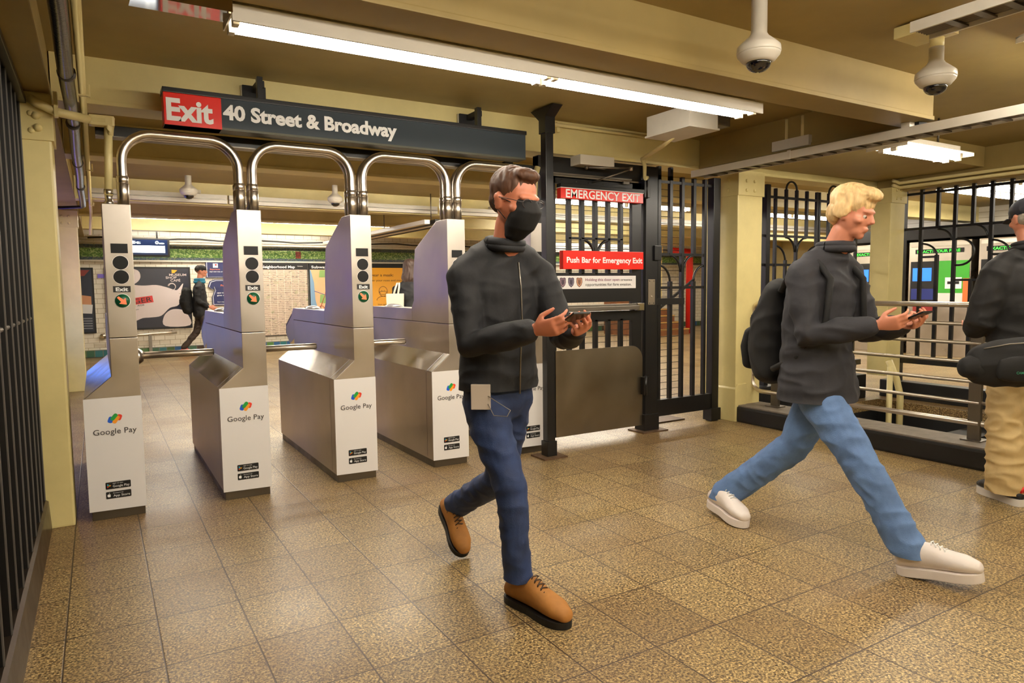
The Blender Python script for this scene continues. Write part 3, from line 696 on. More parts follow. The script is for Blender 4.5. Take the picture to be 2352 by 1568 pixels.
# ------------------------------------------------------------------ cable tray running along the right
def tray(name, label, x0, x1, y0, y1, z0, z1, grp=None):
    t = thing(name, label, 'cable tray', ((x0+x1)/2, (y0+y1)/2, z0), grp)
    ln = y1-y0
    g = G(); g.box(x0, x0+.012, y0, y1, z0, z1, TRAYW, .002); g.build('side_rail', parent=t)
    g = G(); g.box(x1-.012, x1, y0, y1, z0, z1, TRAYW, .002); g.build('side_rail', parent=t)
    g = G(); n = int(ln/.12)
    for i in range(n): g.box(x0+.01, x1-.01, y0+i*.12, y0+i*.12+.035, z0+.004, z0+.012, STEELD)
    g.build('rungs', parent=t, kind='stuff')
    g = G()
    for k in range(6):
        xx = x0+.035+k*(x1-x0-.07)/5; g.tube([(xx, y0, z0+.024), (xx, y1, z0+.024)], .011, P('cable_grey', (120, 112, 100), .5), 8)
    g.build('cables', parent=t)
    return t
t = tray('cable_tray', 'long white metal cable tray crossing below the ceiling at the right', 4.60, 4.78, -5.6, .09, 2.335, 2.395)
for y in (-1.90,):
    g = G(); g.box(4.60, 4.68, y-.03, y+.03, 2.395, 2.43, TRAYW, .002); g.box(4.66, 4.80, y-.06, y+.06, 2.41, 2.432, BLACKM); g.build('clamp', parent=t)
g = G(); g.box(4.592, 4.60, -.99, -.96, 2.33, 2.40, TRAYW, .002); g.build('joint', parent=t)
tray('cable_tray', 'second cable tray seen from below in the upper right corner of the view', 3.18, 3.36, -6.5, -2.72, 2.52, 2.57)
# tray hung on the far beam, running along x
t = thing('cable_trunking', 'white cable trunking along the far beam behind the dome cameras', 'trunking', (4, 4.93, 2.44))
for x0, x1 in ((-.2, 1.30), (1.32, 4.25), (4.4, 6.9), (7, 14)):
    g = G(); g.box(x0, x1, 4.91, 4.97, 2.445, 2.555, TRAYW, .004); g.box(x0, x1, 4.90, 4.912, 2.49, 2.50, STEELD); g.build('section', parent=t)
for x in (.95, 3.0, 5.2):
    g = G(); g.box(x-.04, x+.04, 4.90, 4.98, 2.56, 2.60, GREYP, .003); g.build('clip', parent=t)

# ------------------------------------------------------------------ fluorescent fixtures
def fixture(label, x0, x1, y0, y1, z, blank=0, parts=2, group='fluorescent ceiling lights', wall=None, tilt=0):
    """trough fixture with two tubes side by side; light openings below"""
    cx, cy = (x0+x1)/2, (y0+y1)/2
    t = thing('fluorescent_light', label, 'ceiling light', (cx, cy, z), group)
    Hs = P('fixture_white', (236, 228, 208), .35)
    g = G(); g.prism([(y0, z+.018), (y0, z+.024), (y0+.03, z+.034), (cy-.055, z+.045), (cy-.055, z+.095), (cy+.055, z+.095), (cy+.055, z+.045), (y1-.03, z+.034), (y1, z+.024), (y1, z+.018), (y1-.03, z+.026), (cy+.05, z+.036), (cy-.05, z+.036), (y0+.03, z+.026)], 'x', x0, x1, Hs)
    for x in (x0, x1-.006): g.prism([(y0, z-.005), (y0, z+.024), (cy, z+.045), (y1, z+.024), (y1, z-.005)], 'x', x, x+.006, Hs)
    g.build('housing', parent=t)
    for x in (x0+.25, x1-.25):
        g = G(); g.tube([(x, cy, z+.098), (x, cy, CZ)], .009, STEELD, 8); g.build('hanger', parent=t)
    L = (x1-x0)/parts
    for i in range(parts):
        a, b = x0+i*L+.03, x0+(i+1)*L-.03
        for y in (cy-.05, cy+.05):
            g = G(); g.tube([(a, y, z-.010), (b, y, z-.010)], .017, TUBE, 12); g.build('tube', parent=t)
        for x in (a-.02, b-.005):
            for y in (cy-.05, cy+.05):
                g = G(); g.box(x, x+.025, y-.022, y+.022, z-.030, z+.034, Hs, .003); g.build('lamp_holder', parent=t)
    return t
t = fixture('long double fluorescent light above the turnstiles and the walking man', .30, 3.30, -1.77, -1.565, 2.395)
g = G(); g.box(.30, 3.30, -1.783, -1.771, 2.362, 2.425, GREYP, .002); g.build('side_lip', parent=t)  # added lip that keeps the tube light off the beam soffit
g = G(); g.prism([(-1.80, 2.385), (-1.80, 2.50), (-1.565, 2.50), (-1.565, 2.425)], 'x', -.035, .30, P('mirror_panel', (170, 150, 120), .07, 1)); g.build('blank_panel', parent=t, label='shiny metal blank end panel')
fixture('short fluorescent light at the right beyond the cable tray', 5.16, 6.15, -1.60, -1.27, 2.39, parts=1)
F_far = [(.35, 5.0, 2.95), (.35, 5.0, 2.55), (.2, 5.2, 8.7), (.4, 4.6, 10.9), (5.6, 8.4, 3.9), (6.4, 9.6, 6.2), (9.2, 12.8, 3.9), (8.4, 12, 8.1), (10.4, 14.4, 11.2), (9.6, 12.7, .50), (9.8, 12.7, .08), (13.6, 16.6, 6.0), (10.0, 12.7, -.36), (9.4, 12.4, -3.0)]  # lamps hidden behind the beams are assumed from the lit beam faces
F_lab = ['farther of two long lights between the beams beyond the turnstiles', 'nearer of two long lights between the beams beyond the turnstiles', 'fluorescent light between the farther beams beyond the turnstiles', 'short fluorescent light hanging over the poster wall', 'fluorescent light behind the gate panel', 'second fluorescent light behind the gate panel',  # second entry: lamp added to brighten trunking and dome cameras
         'fluorescent light in the hall behind the stairwell', 'fluorescent light near the tiled wall beyond the gate', 'fluorescent light over the far end of the tiled wall', 'hindmost of three close lights seen through the stairwell fence', 'middle of three close lights seen through the stairwell fence', 'fluorescent light farthest down the hall', 'nearest of three close lights seen through the stairwell fence', 'fluorescent light in front of the ticket machines']  # the three close lamps are added to imitate one overexposed ceiling area
for (x0, x1, y), lb in zip(F_far, F_lab): fixture(lb, x0, x1, y-.12, y+.12, 2.60, parts=2)
# assumed lights out of view, added to brighten turnstile fronts, near floor and people
fixture('fluorescent light above the photographer, left', .1, 3.1, -3.75, -3.51, 2.56)
fixture('fluorescent light above the photographer, right', 4.0, 7.0, -3.05, -2.81, 2.585)
fixture('fluorescent light over the floor behind the view, left', -.2, 2.8, -5.9, -5.66, 2.585)
fixture('fluorescent light over the floor behind the view, right', 3.6, 6.6, -5.9, -5.66, 2.585)

# ------------------------------------------------------------------ boxes and pipes on the ceiling right of the long light
t = thing('junction_box', 'brushed metal junction box hanging under the ceiling right of the black post', 'electrical box', (3.6, -.85, 2.45))
g = G(); g.box(3.42, 3.70, -1.06, -.62, 2.455, 2.60, TRAYW, .003); g.build('body', parent=t)
g = G(); g.box(3.41, 3.71, -1.07, -.61, 2.445, 2.458, TRAYW, .002); g.build('lid', parent=t)
g = G(); g.box(3.702, 3.95, -.95, -.72, 2.52, 2.60, STEELD, .003); g.build('side_box', parent=t)
t = thing('conduit', 'cream conduit elbow dropping from the junction box to the gate post', 'pipe', (3.9, -.1, 2.3))
g = G(); g.tube([(3.60, -.72, 2.46), (3.70, -.50, 2.44), (3.98, .06, 2.45), (4.03, .085, 2.40), (4.03, .085, 2.30)] + [(4.05, .07, 2.29), (3.98, .02, 2.275)], .018, CREAMP); g.build('pipe', parent=t)
t = thing('conduit', 'thin cream conduit along the top of the beam right of the black post', 'pipe', (3.4, .10, 2.66))
g = G(); g.tube([(2.95, .12, 2.69), (3.0, .10, 2.655), (4.2, .10, 2.655)], .016, CREAMP); g.build('pipe', parent=t)
g = G(); g.box(3.10, 3.13, .10, .13, 2.60, 2.68, CREAMP, .003); g.build('clip', parent=t)
t = thing('junction_box', 'white metal box with two cream pipes standing on it above the cable tray', 'electrical box', (4.8, -.9, 2.44))
g = G(); g.box(4.71, 4.90, -1.07, -.72, 2.44, 2.52, TRAYW, .003); g.build('body', parent=t)
for x, y in ((4.76, -.83), (4.76, -.98)):
    g = G(); g.tube([(x, y, 2.52), (x, y, 2.69)], .017, CREAMP); g.build('pipe', parent=t)
g = G(); g.lathe([(.016, 0), (.016, .05), (.024, .05), (.024, .075), (0, .08)], (4.86, -1.0, 2.52), STEELD, 12); g.build('bolt', parent=t)

# ------------------------------------------------------------------ cables and pipes at the upper left
t = thing('power_cable', 'thick dark armoured cable running along the beam at the upper left', 'cable', (-.27, 1, 2.33))
CB = P('cable_black', (24, 22, 30), .22, bump=.5, bscale=70)
g = G(); pts = [(-.266-.004*max(0, y)+.003*math.sin(y*3), y, 2.392+.004*math.sin(y*2.3)) for y in [-4.2+.25*i for i in range(39)]]
g.tube(pts, .034, CB, 14); g.tube([(-.287, 5.3, 2.392), (-.30, 5.42, 2.38), (-.50, 5.5, 2.37), (-.8, 5.6, 2.37)], .02, CB, 10); g.build('cable', parent=t)
for y in (-.62, .55, 2.1, 3.6):
    g = G(); g.lathe([(.036, -.02), (.040, -.018), (.040, .018), (.036, .02)], (-.266-.004*max(0, y), y, 2.392), P('tie_grey', (70, 66, 62), .5), 14, axis='y'); g.build('tie', parent=t)
t = thing('conduit', 'long straight cream conduit beside the thick dark cable', 'pipe', (-.17, 1, 2.36))
g = G(); g.tube([(-.205, -4.2, 2.405), (-.208, 6.2, 2.405), (-.21, 6.27, 2.37), (-.23, 6.27, 2.1)], .018, CREAMP, 14); g.build('pipe', parent=t)
for y in (-.25, 2.4, 5.2):
    g = G(); g.box(-.180, -.170, y-.012, y+.012, 2.375, 2.44, CREAMP, .002); g.box(-.226, -.17, y-.012, y+.012, 2.378, 2.386, CREAMP, .002); g.build('strap', parent=t)
t = thing('conduit', 'cream conduit with a square fitting dropping onto the leftmost turnstile', 'pipe', (-.1, .08, 1.85))
g = G(); g.tube([(-.455, -.052, 2.385), (-.42, -.054, 2.36), (-.33, -.045, 2.325), (-.16, .08, 2.325)], .024, CREAMP, 14); g.build('pipe', parent=t)
g = G(); g.box(-.185, -.055, .045, .115, 2.295, 2.355, CREAMP, .012); g.box(-.165, -.10, .0425, .046, 2.313, 2.336, CREAM, .001); g.build('elbow_fitting', parent=t)
g = G(); g.tube([(-.085, .08, 2.35), (-.088, .08, 2.27), (-.09, .08, 2.27)], .034, CREAMP); g.tube([(-.088, .08, 2.30), (-.105, .08, 1.90)], .022, CREAMP, 14); g.build('pipe', parent=t)
g = G(); g.lathe([(.026, 0), (.026, .02), (.020, .022), (.020, .06), (.024, .062), (.024, .09), (0, .09)], (-.106, .08, 1.846), STEELR, 14); g.build('gland', parent=t, label='silver pipe gland')
g = G(); g.box(-.345, -.325, -.078, -.03, 2.295, 2.43, CREAMP, .003); g.build('clamp', parent=t)
t = thing('conduit', 'short cream conduit dropping onto the last turnstile beside the black post', 'pipe', (2.86, .1, 1.85))
g = G(); g.tube([(2.90, .09, 2.30), (2.875, .09, 2.22), (2.868, .09, 2.10), (2.868, .09, 1.93)], .024, CREAMP, 14); g.build('pipe', parent=t)
g = G(); g.lathe([(.022, 0), (.022, .03), (.016, .032), (.016, .06), (.024, .062), (.024, .09)], (2.868, .09, 1.846), STEELD, 14); g.build('gland', parent=t)
t2 = thing('bolt_pair', 'pair of painted bolts at the head of the fence column', 'bolt', (-.45, -.02, 2.28)); 
g = G(); g.ball((-.43, -.025, 2.30), .022, CREAM, 12); g.build('bolt_head', parent=t2)
g = G(); g.ball((-.425, -.025, 2.235), .022, CREAM, 12); g.build('bolt_head', parent=t2)

t = thing('conduit', 'pair of cream pipes along the beam above the stairwell fence', 'pipe', (7.56, -3, 2.38))
for z in (2.395, 2.445):
    g = G(); g.tube([(7.565, -6.5, z), (7.565, -.16, z), (7.55, -.13, z+.02), (7.5, -.12, z+.03)], .018, CREAMP); g.build('pipe', parent=t)
# ------------------------------------------------------------------ dome cameras
def dome_camera(label, loc, s=1.0, neck=.3, group='dome cameras'):
    t = thing('dome_camera', label, 'security camera', loc, group); x, y, z = loc
    g = G(); g.lathe([(.036, .10+neck), (.036, .10), (.045, .085), (.088, .048), (.098, .038), (.1, .012), (.098, .008)], (0, 0, 0), GREYP, 28, M=Matrix.Translation(loc) @ Matrix.Scale(s, 4)); g.build('cap', parent=t)
    g = G(); g.lathe([(.098, .008), (.096, .0), (.075, -.026), (.060, -.034)], (0, 0, 0), GREYP, 28, M=Matrix.Translation(loc) @ Matrix.Scale(s, 4)); g.build('ring', parent=t)
    g = G(); g.lathe([(.058, -.032)] + [(.058*math.cos(a), -.032-.046*math.sin(a)) for a in [PI/2*i/8 for i in range(1, 8)]] + [(0, -.078)], (0, 0, 0), DARKG, 28, M=Matrix.Translation(loc) @ Matrix.Scale(s, 4)); g.build('dome', parent=t)
    return t
dome_camera('large white dome camera at the top right, nearest the view', (2.516, -2.394, 2.405), 1.0, .20)
dome_camera('smaller white dome camera at the far top right under its mounting box', (3.70, -2.57, 2.412), 1.0, .07)
t = thing('mounting_box', 'cream mounting box and pipe above the smaller dome camera', 'box', (3.70, -2.57, 2.58))
g = G(); g.tube([(3.70, -2.57, 2.58), (3.70, -2.57, 2.64)], .035, CREAM); g.build('pipe', parent=t)
g = G(); g.box(3.52, 3.74, -2.66, -2.44, 2.63, 2.69, CREAM, .006); g.build('box', parent=t)
for (x, y, z), lb in zip(((.80, 4.45, 2.50), (2.56, 4.45, 2.50), (4.19, 4.45, 2.505)), ('left', 'middle', 'right')):
    dome_camera('white dome camera beyond the turnstiles, %s of the three' % lb, (x, y, z), 1.0, .10)

# ------------------------------------------------------------------ train information screen
t = thing('information_screen', 'hanging blue train arrival screen beyond the leftmost turnstile', 'screen', (.6, 11.2, 2.0))
SCB = P('screen_blue', (8, 26, 60), .3, emit=.8); SCW = P('screen_white', (225, 240, 255), .3, emit=5)
g = G(); g.box(.0, 1.12, 11.05, 11.15, 2.03, 2.40, BLACKM, .01); g.build('case', parent=t)
for x in (.2, .9):
    g = G(); g.tube([(x, 11.1, 2.38), (x, 11.1, 2.7)], .015, BLACKM); g.build('hanger', parent=t)
g = G(); g.flat([(.06, 11.046, 2.07), (1.08, 11.046, 2.07), (1.08, 11.046, 2.37), (.06, 11.046, 2.37)], SCB); g.flat([(.06, 11.043, 2.11), (1.03, 11.043, 2.11), (1.03, 11.043, 2.25), (.06, 11.043, 2.25)], SCW); g.build('display', parent=t)
g = G(); SW = P('screen_text', (235, 245, 240), .4, emit=3)
g.text('42 St', SW, (.10, 11.041, 2.285), .50, .055, bold=.02); g.text('0', SW, (.86, 11.041, 2.285), .06, .06, bold=.02); g.text('min', SW, (.93, 11.041, 2.285), .09, .035, bold=.01); g.build('lettering', parent=t)
# ------------------------------------------------------------------ posters and maps on the tiled wall
WY = 11.8
def poster(name, label, cat, x0, x1, z0, z1, face, fr=.035, y=WY):
    t = thing(name, label, cat, ((x0+x1)/2, y-.03, z0))
    g = G(); g.box(x0, x1, y-.05, y-.005, z0, z1, BLACKM, .006); g.build('frame', parent=t)
    g = G(); g.flat([(x0+fr, y-.052, z0+fr), (x1-fr, y-.052, z0+fr), (x1-fr, y-.052, z1-fr), (x0+fr, y-.052, z1-fr)], face); s = g.build('sheet', parent=t)
    return t, s
NAVY = P('poster_navy', (28, 30, 46), .3); PINKW = P('poster_pale', (222, 208, 206), .35); PRED = P('poster_red', (214, 56, 52), .4); YEL = P('poster_yellow', (248, 176, 36), .35)
t, s = poster('poster', 'dark museum poster with pale flowing shapes on the tiled wall', 'poster', -.05, 1.55, .54, 1.85, NAVY)
yy = WY-.054
def blobs(pts, m, lv=0):
    n = len(pts); out = []
    for i in range(n):                                   # closed Catmull-Rom outline
        p0, p1, p2, p3 = [Vector(pts[(i+k-1) % n]) for k in range(4)]
        for u in (0, .25, .5, .75):
            out.append(.5*((2*p1)+(p2-p0)*u+(2*p0-5*p1+4*p2-p3)*u*u+(3*p1-p0-3*p2+p3)*u*u*u))
    g = G(); poly_y(g, [(p.x, p.y) for p in out], yy-.001*lv, m); return g
blobs([(-.0, 1.05), (.0, 1.6), (.35, 1.50), (.62, 1.46), (.88, 1.47), (1.08, 1.42), (1.24, 1.36), (1.30, 1.38), (1.40, 1.50), (1.36, 1.33), (1.30, 1.05), (1.12, .98), (.95, .82), (.75, .79), (.60, .78), (.40, .71), (.15, .80)], PINKW).build('artwork', parent=s)
blobs([(0, 1.60), (.0, 1.80), (.50, 1.80), (.60, 1.66), (.52, 1.52), (.3, 1.45)], PINKW).build('artwork', parent=s)
blobs([(1.02, .60), (1.00, .80), (1.14, .94), (1.34, .94), (1.46, .84), (1.50, .60)], PINKW).build('artwork', parent=s)
g = G(); g.tube([(1.18+.07*math.cos(a), yy-.002, 1.43+.07*math.sin(a)) for a in [2.9-.35*i for i in range(14)]], [.018-.001*i for i in range(14)], PINKW, 6); g.build('artwork', parent=s)
g = G(); g.flat([(.0, yy-.002, 1.00), (.82, yy-.002, 1.11), (.80, yy-.002, 1.25), (.0, yy-.002, 1.14)], PRED); g.flat([(.0, yy-.002, 1.14), (.46, yy-.002, 1.20), (.45, yy-.002, 1.27), (.0, yy-.002, 1.22)], PRED); g.build('red_banner', parent=s)
g = G(); U2 = (.10, 0, 1); X2 = (1, 0, .13)
g.text('SINGER', TXTK, (.17, yy-.004, 1.045), .63, .105, x=X2, up=(-.13, 0, 1), bold=.004); g.text('MODERN AGE', TXTK, (.20, yy-.004, .985), .45, .035, x=X2, up=(-.13, 0, 1)); g.text('now on view', TXTK, (.1, yy-.004, 1.28), .36, .025, x=X2, up=(-.13, 0, 1)); g.text('under the house', TXTK, (.1, yy-.004, .90), .44, .028, x=X2, up=(-.13, 0, 1))
g.text('MUSEUM', PINKW, (1.14, yy-.004, 1.66), .33, .05, bold=.01); g.text('SHOP', PINKW, (1.07, yy-.004, 1.60), .21, .05, bold=.01); g.text('CAFÉ', PINKW, (1.16, yy-.004, 1.54), .19, .05, bold=.01)
g.flat([(1.19, yy-.004, 1.72), (1.24, yy-.004, 1.72), (1.30, yy-.004, 1.78), (1.19, yy-.004, 1.79)], YEL); g.build('lettering', parent=s)
t, s = poster('poster', 'narrow dark night poster at the left end of the tiled wall', 'poster', -1.0, -.24, .50, 1.83, P('poster_night', (28, 36, 54), .3, var=.3, vscale=2))
g = G(); g.flat([(-.95, yy, 1.66), (-.40, yy, 1.66), (-.30, yy, 1.78), (-.95, yy, 1.78)], P('poster_maroon', (120, 38, 34), .35)); g.build('artwork', parent=s); g = G(); g.flat([(-.6, yy, 1.02), (-.3, yy, 1.0), (-.3, yy, 1.25), (-.6, yy, 1.30)], P('poster_peach', (196, 140, 100), .4)); g.build('artwork', parent=s); g = G(); g.flat([(-.6, yy-.001, .92), (-.30, yy-.001, .90), (-.28, yy-.001, 1.08), (-.55, yy-.001, 1.10)], P('poster_offwhite', (214, 214, 214), .4)); g.build('artwork', parent=s)
for k in range(5): g = G(); g.flat([(-.6, yy-.001, .6+.05*k), (-.30, yy-.001, .59+.05*k), (-.30, yy-.001, .615+.05*k), (-.6, yy-.001, .62+.05*k)], P('poster_grey', (120, 124, 134), .4)); g.build('printed_stripe', parent=s)
def board(label, x0, x1, z0, z1, lines, shaped=False):
    t = thing('direction_board', label, 'sign', ((x0+x1)/2, WY, z0))
    if not shaped: out = [(x0, z0), (x1, z0), (x1, z1), (x0, z1)]
    else: out = [(x0+.06, z0), (x1, z0), (x1, z1), (x0+.12, z1), (x0+.02, z1-.03), (x0-.02, z1-.14), (x0+.05, z1-.2), (x0+.08, z1-.13), (x0+.11, z1-.22), (x0+.05, z0+.16)]
    W_ = P('board_border', (224, 224, 230), .35); B_ = P('board_navy', (30, 36, 84) if not shaped else (26, 28, 48), .3)
    cx, cz = (x0+x1)/2, (z0+z1)/2
    g = G(); g.prism([(cx+(p[0]-cx)*1.04, cz+(p[1]-cz)*1.06) for p in out], 'y', WY-.05, WY-.005, B_); g.build('panel', parent=t)
    g = G(); g.prism(out, 'y', WY-.053, WY-.05, W_); g.prism([(cx+(p[0]-cx)*.975, cz+(p[1]-cz)*.965) for p in out], 'y', WY-.055, WY-.0532, B_); g.build('border', parent=t)
    g = G()
    for s_, m, x, z, w_, h in lines: g.text(s_, m, (x, WY-.056, z), w_, h, bold=.008)
    g.build('lettering', parent=t); return t
ORA = P('board_orange', (236, 120, 60), .4)
t = board('blue direction board with small white squares above the scroll-shaped board', 1.88, 2.75, 1.63, 1.96, [('Experience', ORA, 1.95, 1.79, .2, .03), ('ENJOY NEW YORK CITY', TXTW, 1.94, 1.74, .28, .018), ('Reserve', ORA, 2.35, 1.79, .14, .03), ('more to see', TXTW, 2.34, 1.74, .2, .018)])
g = G()
for x in (2.06, 2.42): g.flat([(x-.05, WY-.056, 1.84), (x+.05, WY-.056, 1.84), (x+.05, WY-.056, 1.93), (x-.05, WY-.056, 1.93)], TXTW); g.lathe([(.02, 0), (.02, .002), (0, .002)], (x+.01, WY-.056, 1.90), P('heart_red', (206, 44, 50), .4), 12, axis='y')
g.build('pictogram', parent=t)
board('dark scroll-shaped board with orange arrow on the tiled wall', 1.93, 2.85, 1.03, 1.56, [('Park Slope', ORA, 2.15, 1.43, .32, .04), ('NEW YORK CITY', TXTW, 2.07, 1.27, .3, .028), ('goes different', TXTW, 2.07, 1.22, .3, .028), ('Start exploring now', TXTW, 2.07, 1.08, .3, .018)], True)

def map_mat(name, c1, c2, line, bw, bh, lab):
    t = NT(name); p = t.pos(); s = t.n('ShaderNodeSeparateXYZ'); t.l(p, s.inputs[0]); cb = t.n('ShaderNodeCombineXYZ'); t.l(s.outputs[0], cb.inputs[0]); t.l(s.outputs[2], cb.inputs[1])
    b = t.n('ShaderNodeTexBrick', offset=0.0); t.l(cb.outputs[0], b.inputs['Vector'])
    for k, v in (('Color1', lin(c1)), ('Color2', lin(c2)), ('Mortar', lin(line)), ('Scale', 1), ('Mortar Size', .005), ('Brick Width', bw), ('Row Height', bh)): b.inputs[k].default_value = v
    n = t.n('ShaderNodeTexNoise', i_Scale=9.0, i_Detail=5.0); t.l(p, n.inputs['Vector'])
    mp = t.n('ShaderNodeMapping'); mp.inputs['Scale'].default_value = (16, 1, 60); t.l(p, mp.inputs[0])
    n2 = t.n('ShaderNodeTexNoise', i_Scale=1.0, i_Detail=2.0); t.l(mp.outputs[0], n2.inputs['Vector'])
    c = t.mix(t.ramp(n2.outputs[0], [(.60, (0, 0, 0, 1)), (.66, (.8, .8, .8, 1))]), b.outputs[0], lin(lab))
    c = t.mix(t.ramp(n.outputs[0], [(.55, (0, 0, 0, 1)), (.72, (.5, .5, .5, 1))]), c, lin((150, 160, 110)))
    t.l(c, t.b.inputs['Base Color']); t.b.inputs['Roughness'].default_value = .3; return t.m
MAPN = map_mat('street_map_print', (190, 168, 150), (176, 158, 140), (226, 214, 196), .16, .042, (60, 56, 64))
t, s = poster('wall_map', 'large neighborhood street map in a black frame on the tiled wall', 'map', 2.95, 4.07, .28, 1.95, MAPN, .02)
g = G(); g.flat([(2.95, yy, 1.80), (4.07, yy, 1.80), (4.07, yy, 1.945), (2.95, yy, 1.945)], BLACKM); g.text('Neighborhood Map', TXTW, (3.02, yy-.001, 1.835), .82-.07, .06, bold=.015); g.text('Manhattan', TXTW, (3.83, yy-.001, 1.87), .12, .02); g.build('title_bar', parent=t)
t, s = poster('wall_map', 'subway map in a black frame right of the neighborhood street map', 'map', 4.09, 5.25, .28, 1.95, P('map_tan', (224, 186, 140), .35, var=.05), .02)
g = G(); g.flat([(4.09, yy, 1.80), (5.25, yy, 1.80), (5.25, yy, 1.945), (4.09, yy, 1.945)], BLACKM); g.text('Subway Map', TXTW, (4.15, yy-.001, 1.835), .6, .06, bold=.015); g.build('title_bar', parent=t)
g = G(); MB_ = P('map_blue', (128, 164, 196), .35); MG_ = P('map_green', (142, 176, 104), .35)
g.flat([(4.11, yy-.001, .3), (4.50, yy-.001, .3), (4.30, yy-.001, .75), (4.22, yy-.001, 1.1), (4.20, yy-.001, 1.5), (4.13, yy-.001, 1.79), (4.11, yy-.001, 1.79)], MB_)
g.build('artwork', parent=s); g = G(); g.flat([(4.32, yy-.001, 1.62), (4.55, yy-.001, 1.62), (4.5, yy-.001, 1.79), (4.34, yy-.001, 1.79)], MG_); g.build('artwork', parent=s); g = G(); g.flat([(4.32, yy-.001, 1.02), (4.5, yy-.001, 1.0), (4.5, yy-.001, 1.22), (4.34, yy-.001, 1.22)], MG_); g.build('artwork', parent=s); g = G()
for k, (a, b, c) in enumerate((((4.25, .7), (4.55, 1.7), (196, 60, 50)), ((4.3, .6), (5.1, 1.6), (60, 130, 70)), ((4.9, .4), (4.6, 1.7), (230, 140, 40)), ((4.2, 1.3), (5.2, .9), (70, 80, 160)))):
    g.tube([(a[0], yy-.002, a[1]), ((a[0]+b[0])/2+.05, yy-.002, (a[1]+b[1])/2), (b[0], yy-.002, b[1])], .006, P('map_line%d' % k, c, .4), 4)
g.tube([(4.36+.06*math.cos(a), yy-.002, .90+.05*math.sin(a)) for a in [2*PI*i/12 for i in range(13)]], .006, P('map_line0', (196, 60, 50)), 4); g.build('artwork', parent=s)
t, s = poster('poster', 'yellow face mask notice with cartoon faces on the tiled wall', 'poster', 5.50, 6.95, .30, 1.95, YEL, .02)
g = G(); g.flat([(5.50, yy, 1.85), (6.95, yy, 1.85), (6.95, yy, 1.93), (5.50, yy, 1.93)], BLACKM); g.build('title_bar', parent=t)
g = G(); BR = P('poster_brown_ink', (70, 40, 16), .4)
g.text('wear a mask:', BR, (5.56, yy-.001, 1.64), .62, .07, bold=.006); g.text('over your nose and mouth.', BR, (5.54, yy-.001, 1.52), .97, .045, bold=.004)
def face(cx, cz, r, cap):
    g.tube([(cx+r*math.cos(a), yy-.002, cz+r*1.1*math.sin(a)) for a in [2*PI*i/20 for i in range(21)]], .005, BR, 5, caps=False)
    g.tube([(cx+r*1.5*math.cos(a), yy-.002, cz-r*2.0+r*.9*math.sin(a)) for a in [PI*i/12 for i in range(13)]], .005, BR, 5)
    for s_ in (-1, 1): g.tube([(cx+s_*r*.35, yy-.002, cz+r*.25), (cx+s_*r*.35, yy-.002, cz+r*.1)], .006, BR, 5)
    g.tube([(cx-r*.9, yy-.002, cz-r*.1), (cx, yy-.002, cz+r*.02), (cx+r*.9, yy-.002, cz-r*.1), (cx+r*.5, yy-.002, cz-r*.7), (cx-r*.5, yy-.002, cz-r*.7), (cx-r*.9, yy-.002, cz-r*.1)], .005, BR, 5)
    g.text(cap, BR, (cx, yy-.001, cz-r*3.1), .28, .04, align='C')
for x, c in ((5.50+.40, 'Not quite.'), (5.50+.82, 'Try again.'), (5.5+1.24, 'Almost.')): face(x, 1.27, .11, c)
for x, c in ((5.50+.40, 'Nice try.'), (5.50+.82, 'Close.'), (5.5+1.24, 'That is it.')): face(x, .72, .11, c)
g.build('lettering', parent=s)
# stainless lean bar on the wall, below the museum poster
t = thing('lean_bar', 'stainless grab rail with upright on the tiled wall under the museum poster', 'handrail', (.5, 11.6, 0))
g = G(); g.tube([(-.12, 11.55, .42), (1.22, 11.55, .47)], .028, STEELR); g.build('rail', parent=t)
g = G(); g.box(.68, .74, 11.53, 11.57, 0, .45, STEELD, .004); g.build('post', parent=t)
g = G(); g.lathe([(.06, 0), (.06, .03), (.03, .05)], (-.13, 11.78, .43), STEELR, 14, axis='y'); g.build('bracket', parent=t); g = G(); g.tube([(1.14, 11.55, .47), (1.14, 11.78, .48)], .02, STEELR); g.build('bracket', parent=t)
g = G(); g.tube([(.08, 10.6, .02), (.04, 10.6, .95)], .022, P('dark_pipe', (60, 56, 56), .4, .5)); g.build('leaning_pole', label='thin dark pole standing beside the leftmost turnstile tower', cat='pole')
g = G(); g.box(-.17, -.05, 11.77, 11.8, 1.62, 1.70, P('violet_sticker', (120, 104, 210), .4)); g.build('wall_sticker', label='small violet square sticker on the white tiles', cat='sticker')
g = G(); g.tube([(-.3+.4*i, 11.3, 2.40+.02*math.sin(i*1.7)) for i in range(40)], .016, BLACKM, 8); g.build('wall_cable', label='thin black cable running above the mosaic frieze', cat='cable')
for k, z in enumerate((2.33, 2.385, 2.44)):
    g = G(); g.tube([(-1, 11.6, z), (16, 11.6, z)], .022, GREYP, 10); g.build('ceiling_conduit', label='white conduit above the mosaic frieze, %s of three' % ('lowest', 'middle', 'topmost')[k], cat='pipe', group='conduits above the frieze')
# diagonal dark lighting track beyond the turnstiles
t = thing('lighting_track', 'dark slanting overhead lighting track seen left of the fourth turnstile', 'lighting track', (4, 7, 2.2))
for k in range(4):
    g = G(); g.box(3.72+.16*k, 3.80+.16*k, 4.2, 9.2, 2.22+.01*k, 2.28+.01*k, BLACKM if k % 2 else GREYP, .006); g.build('rail', parent=t)
for y in (4.6, 6.5, 8.2):
    g = G(); g.tube([(4.0, y, 2.28), (4.0, y, 2.69)], .008, STEELD, 8); g.build('hanger', parent=t)
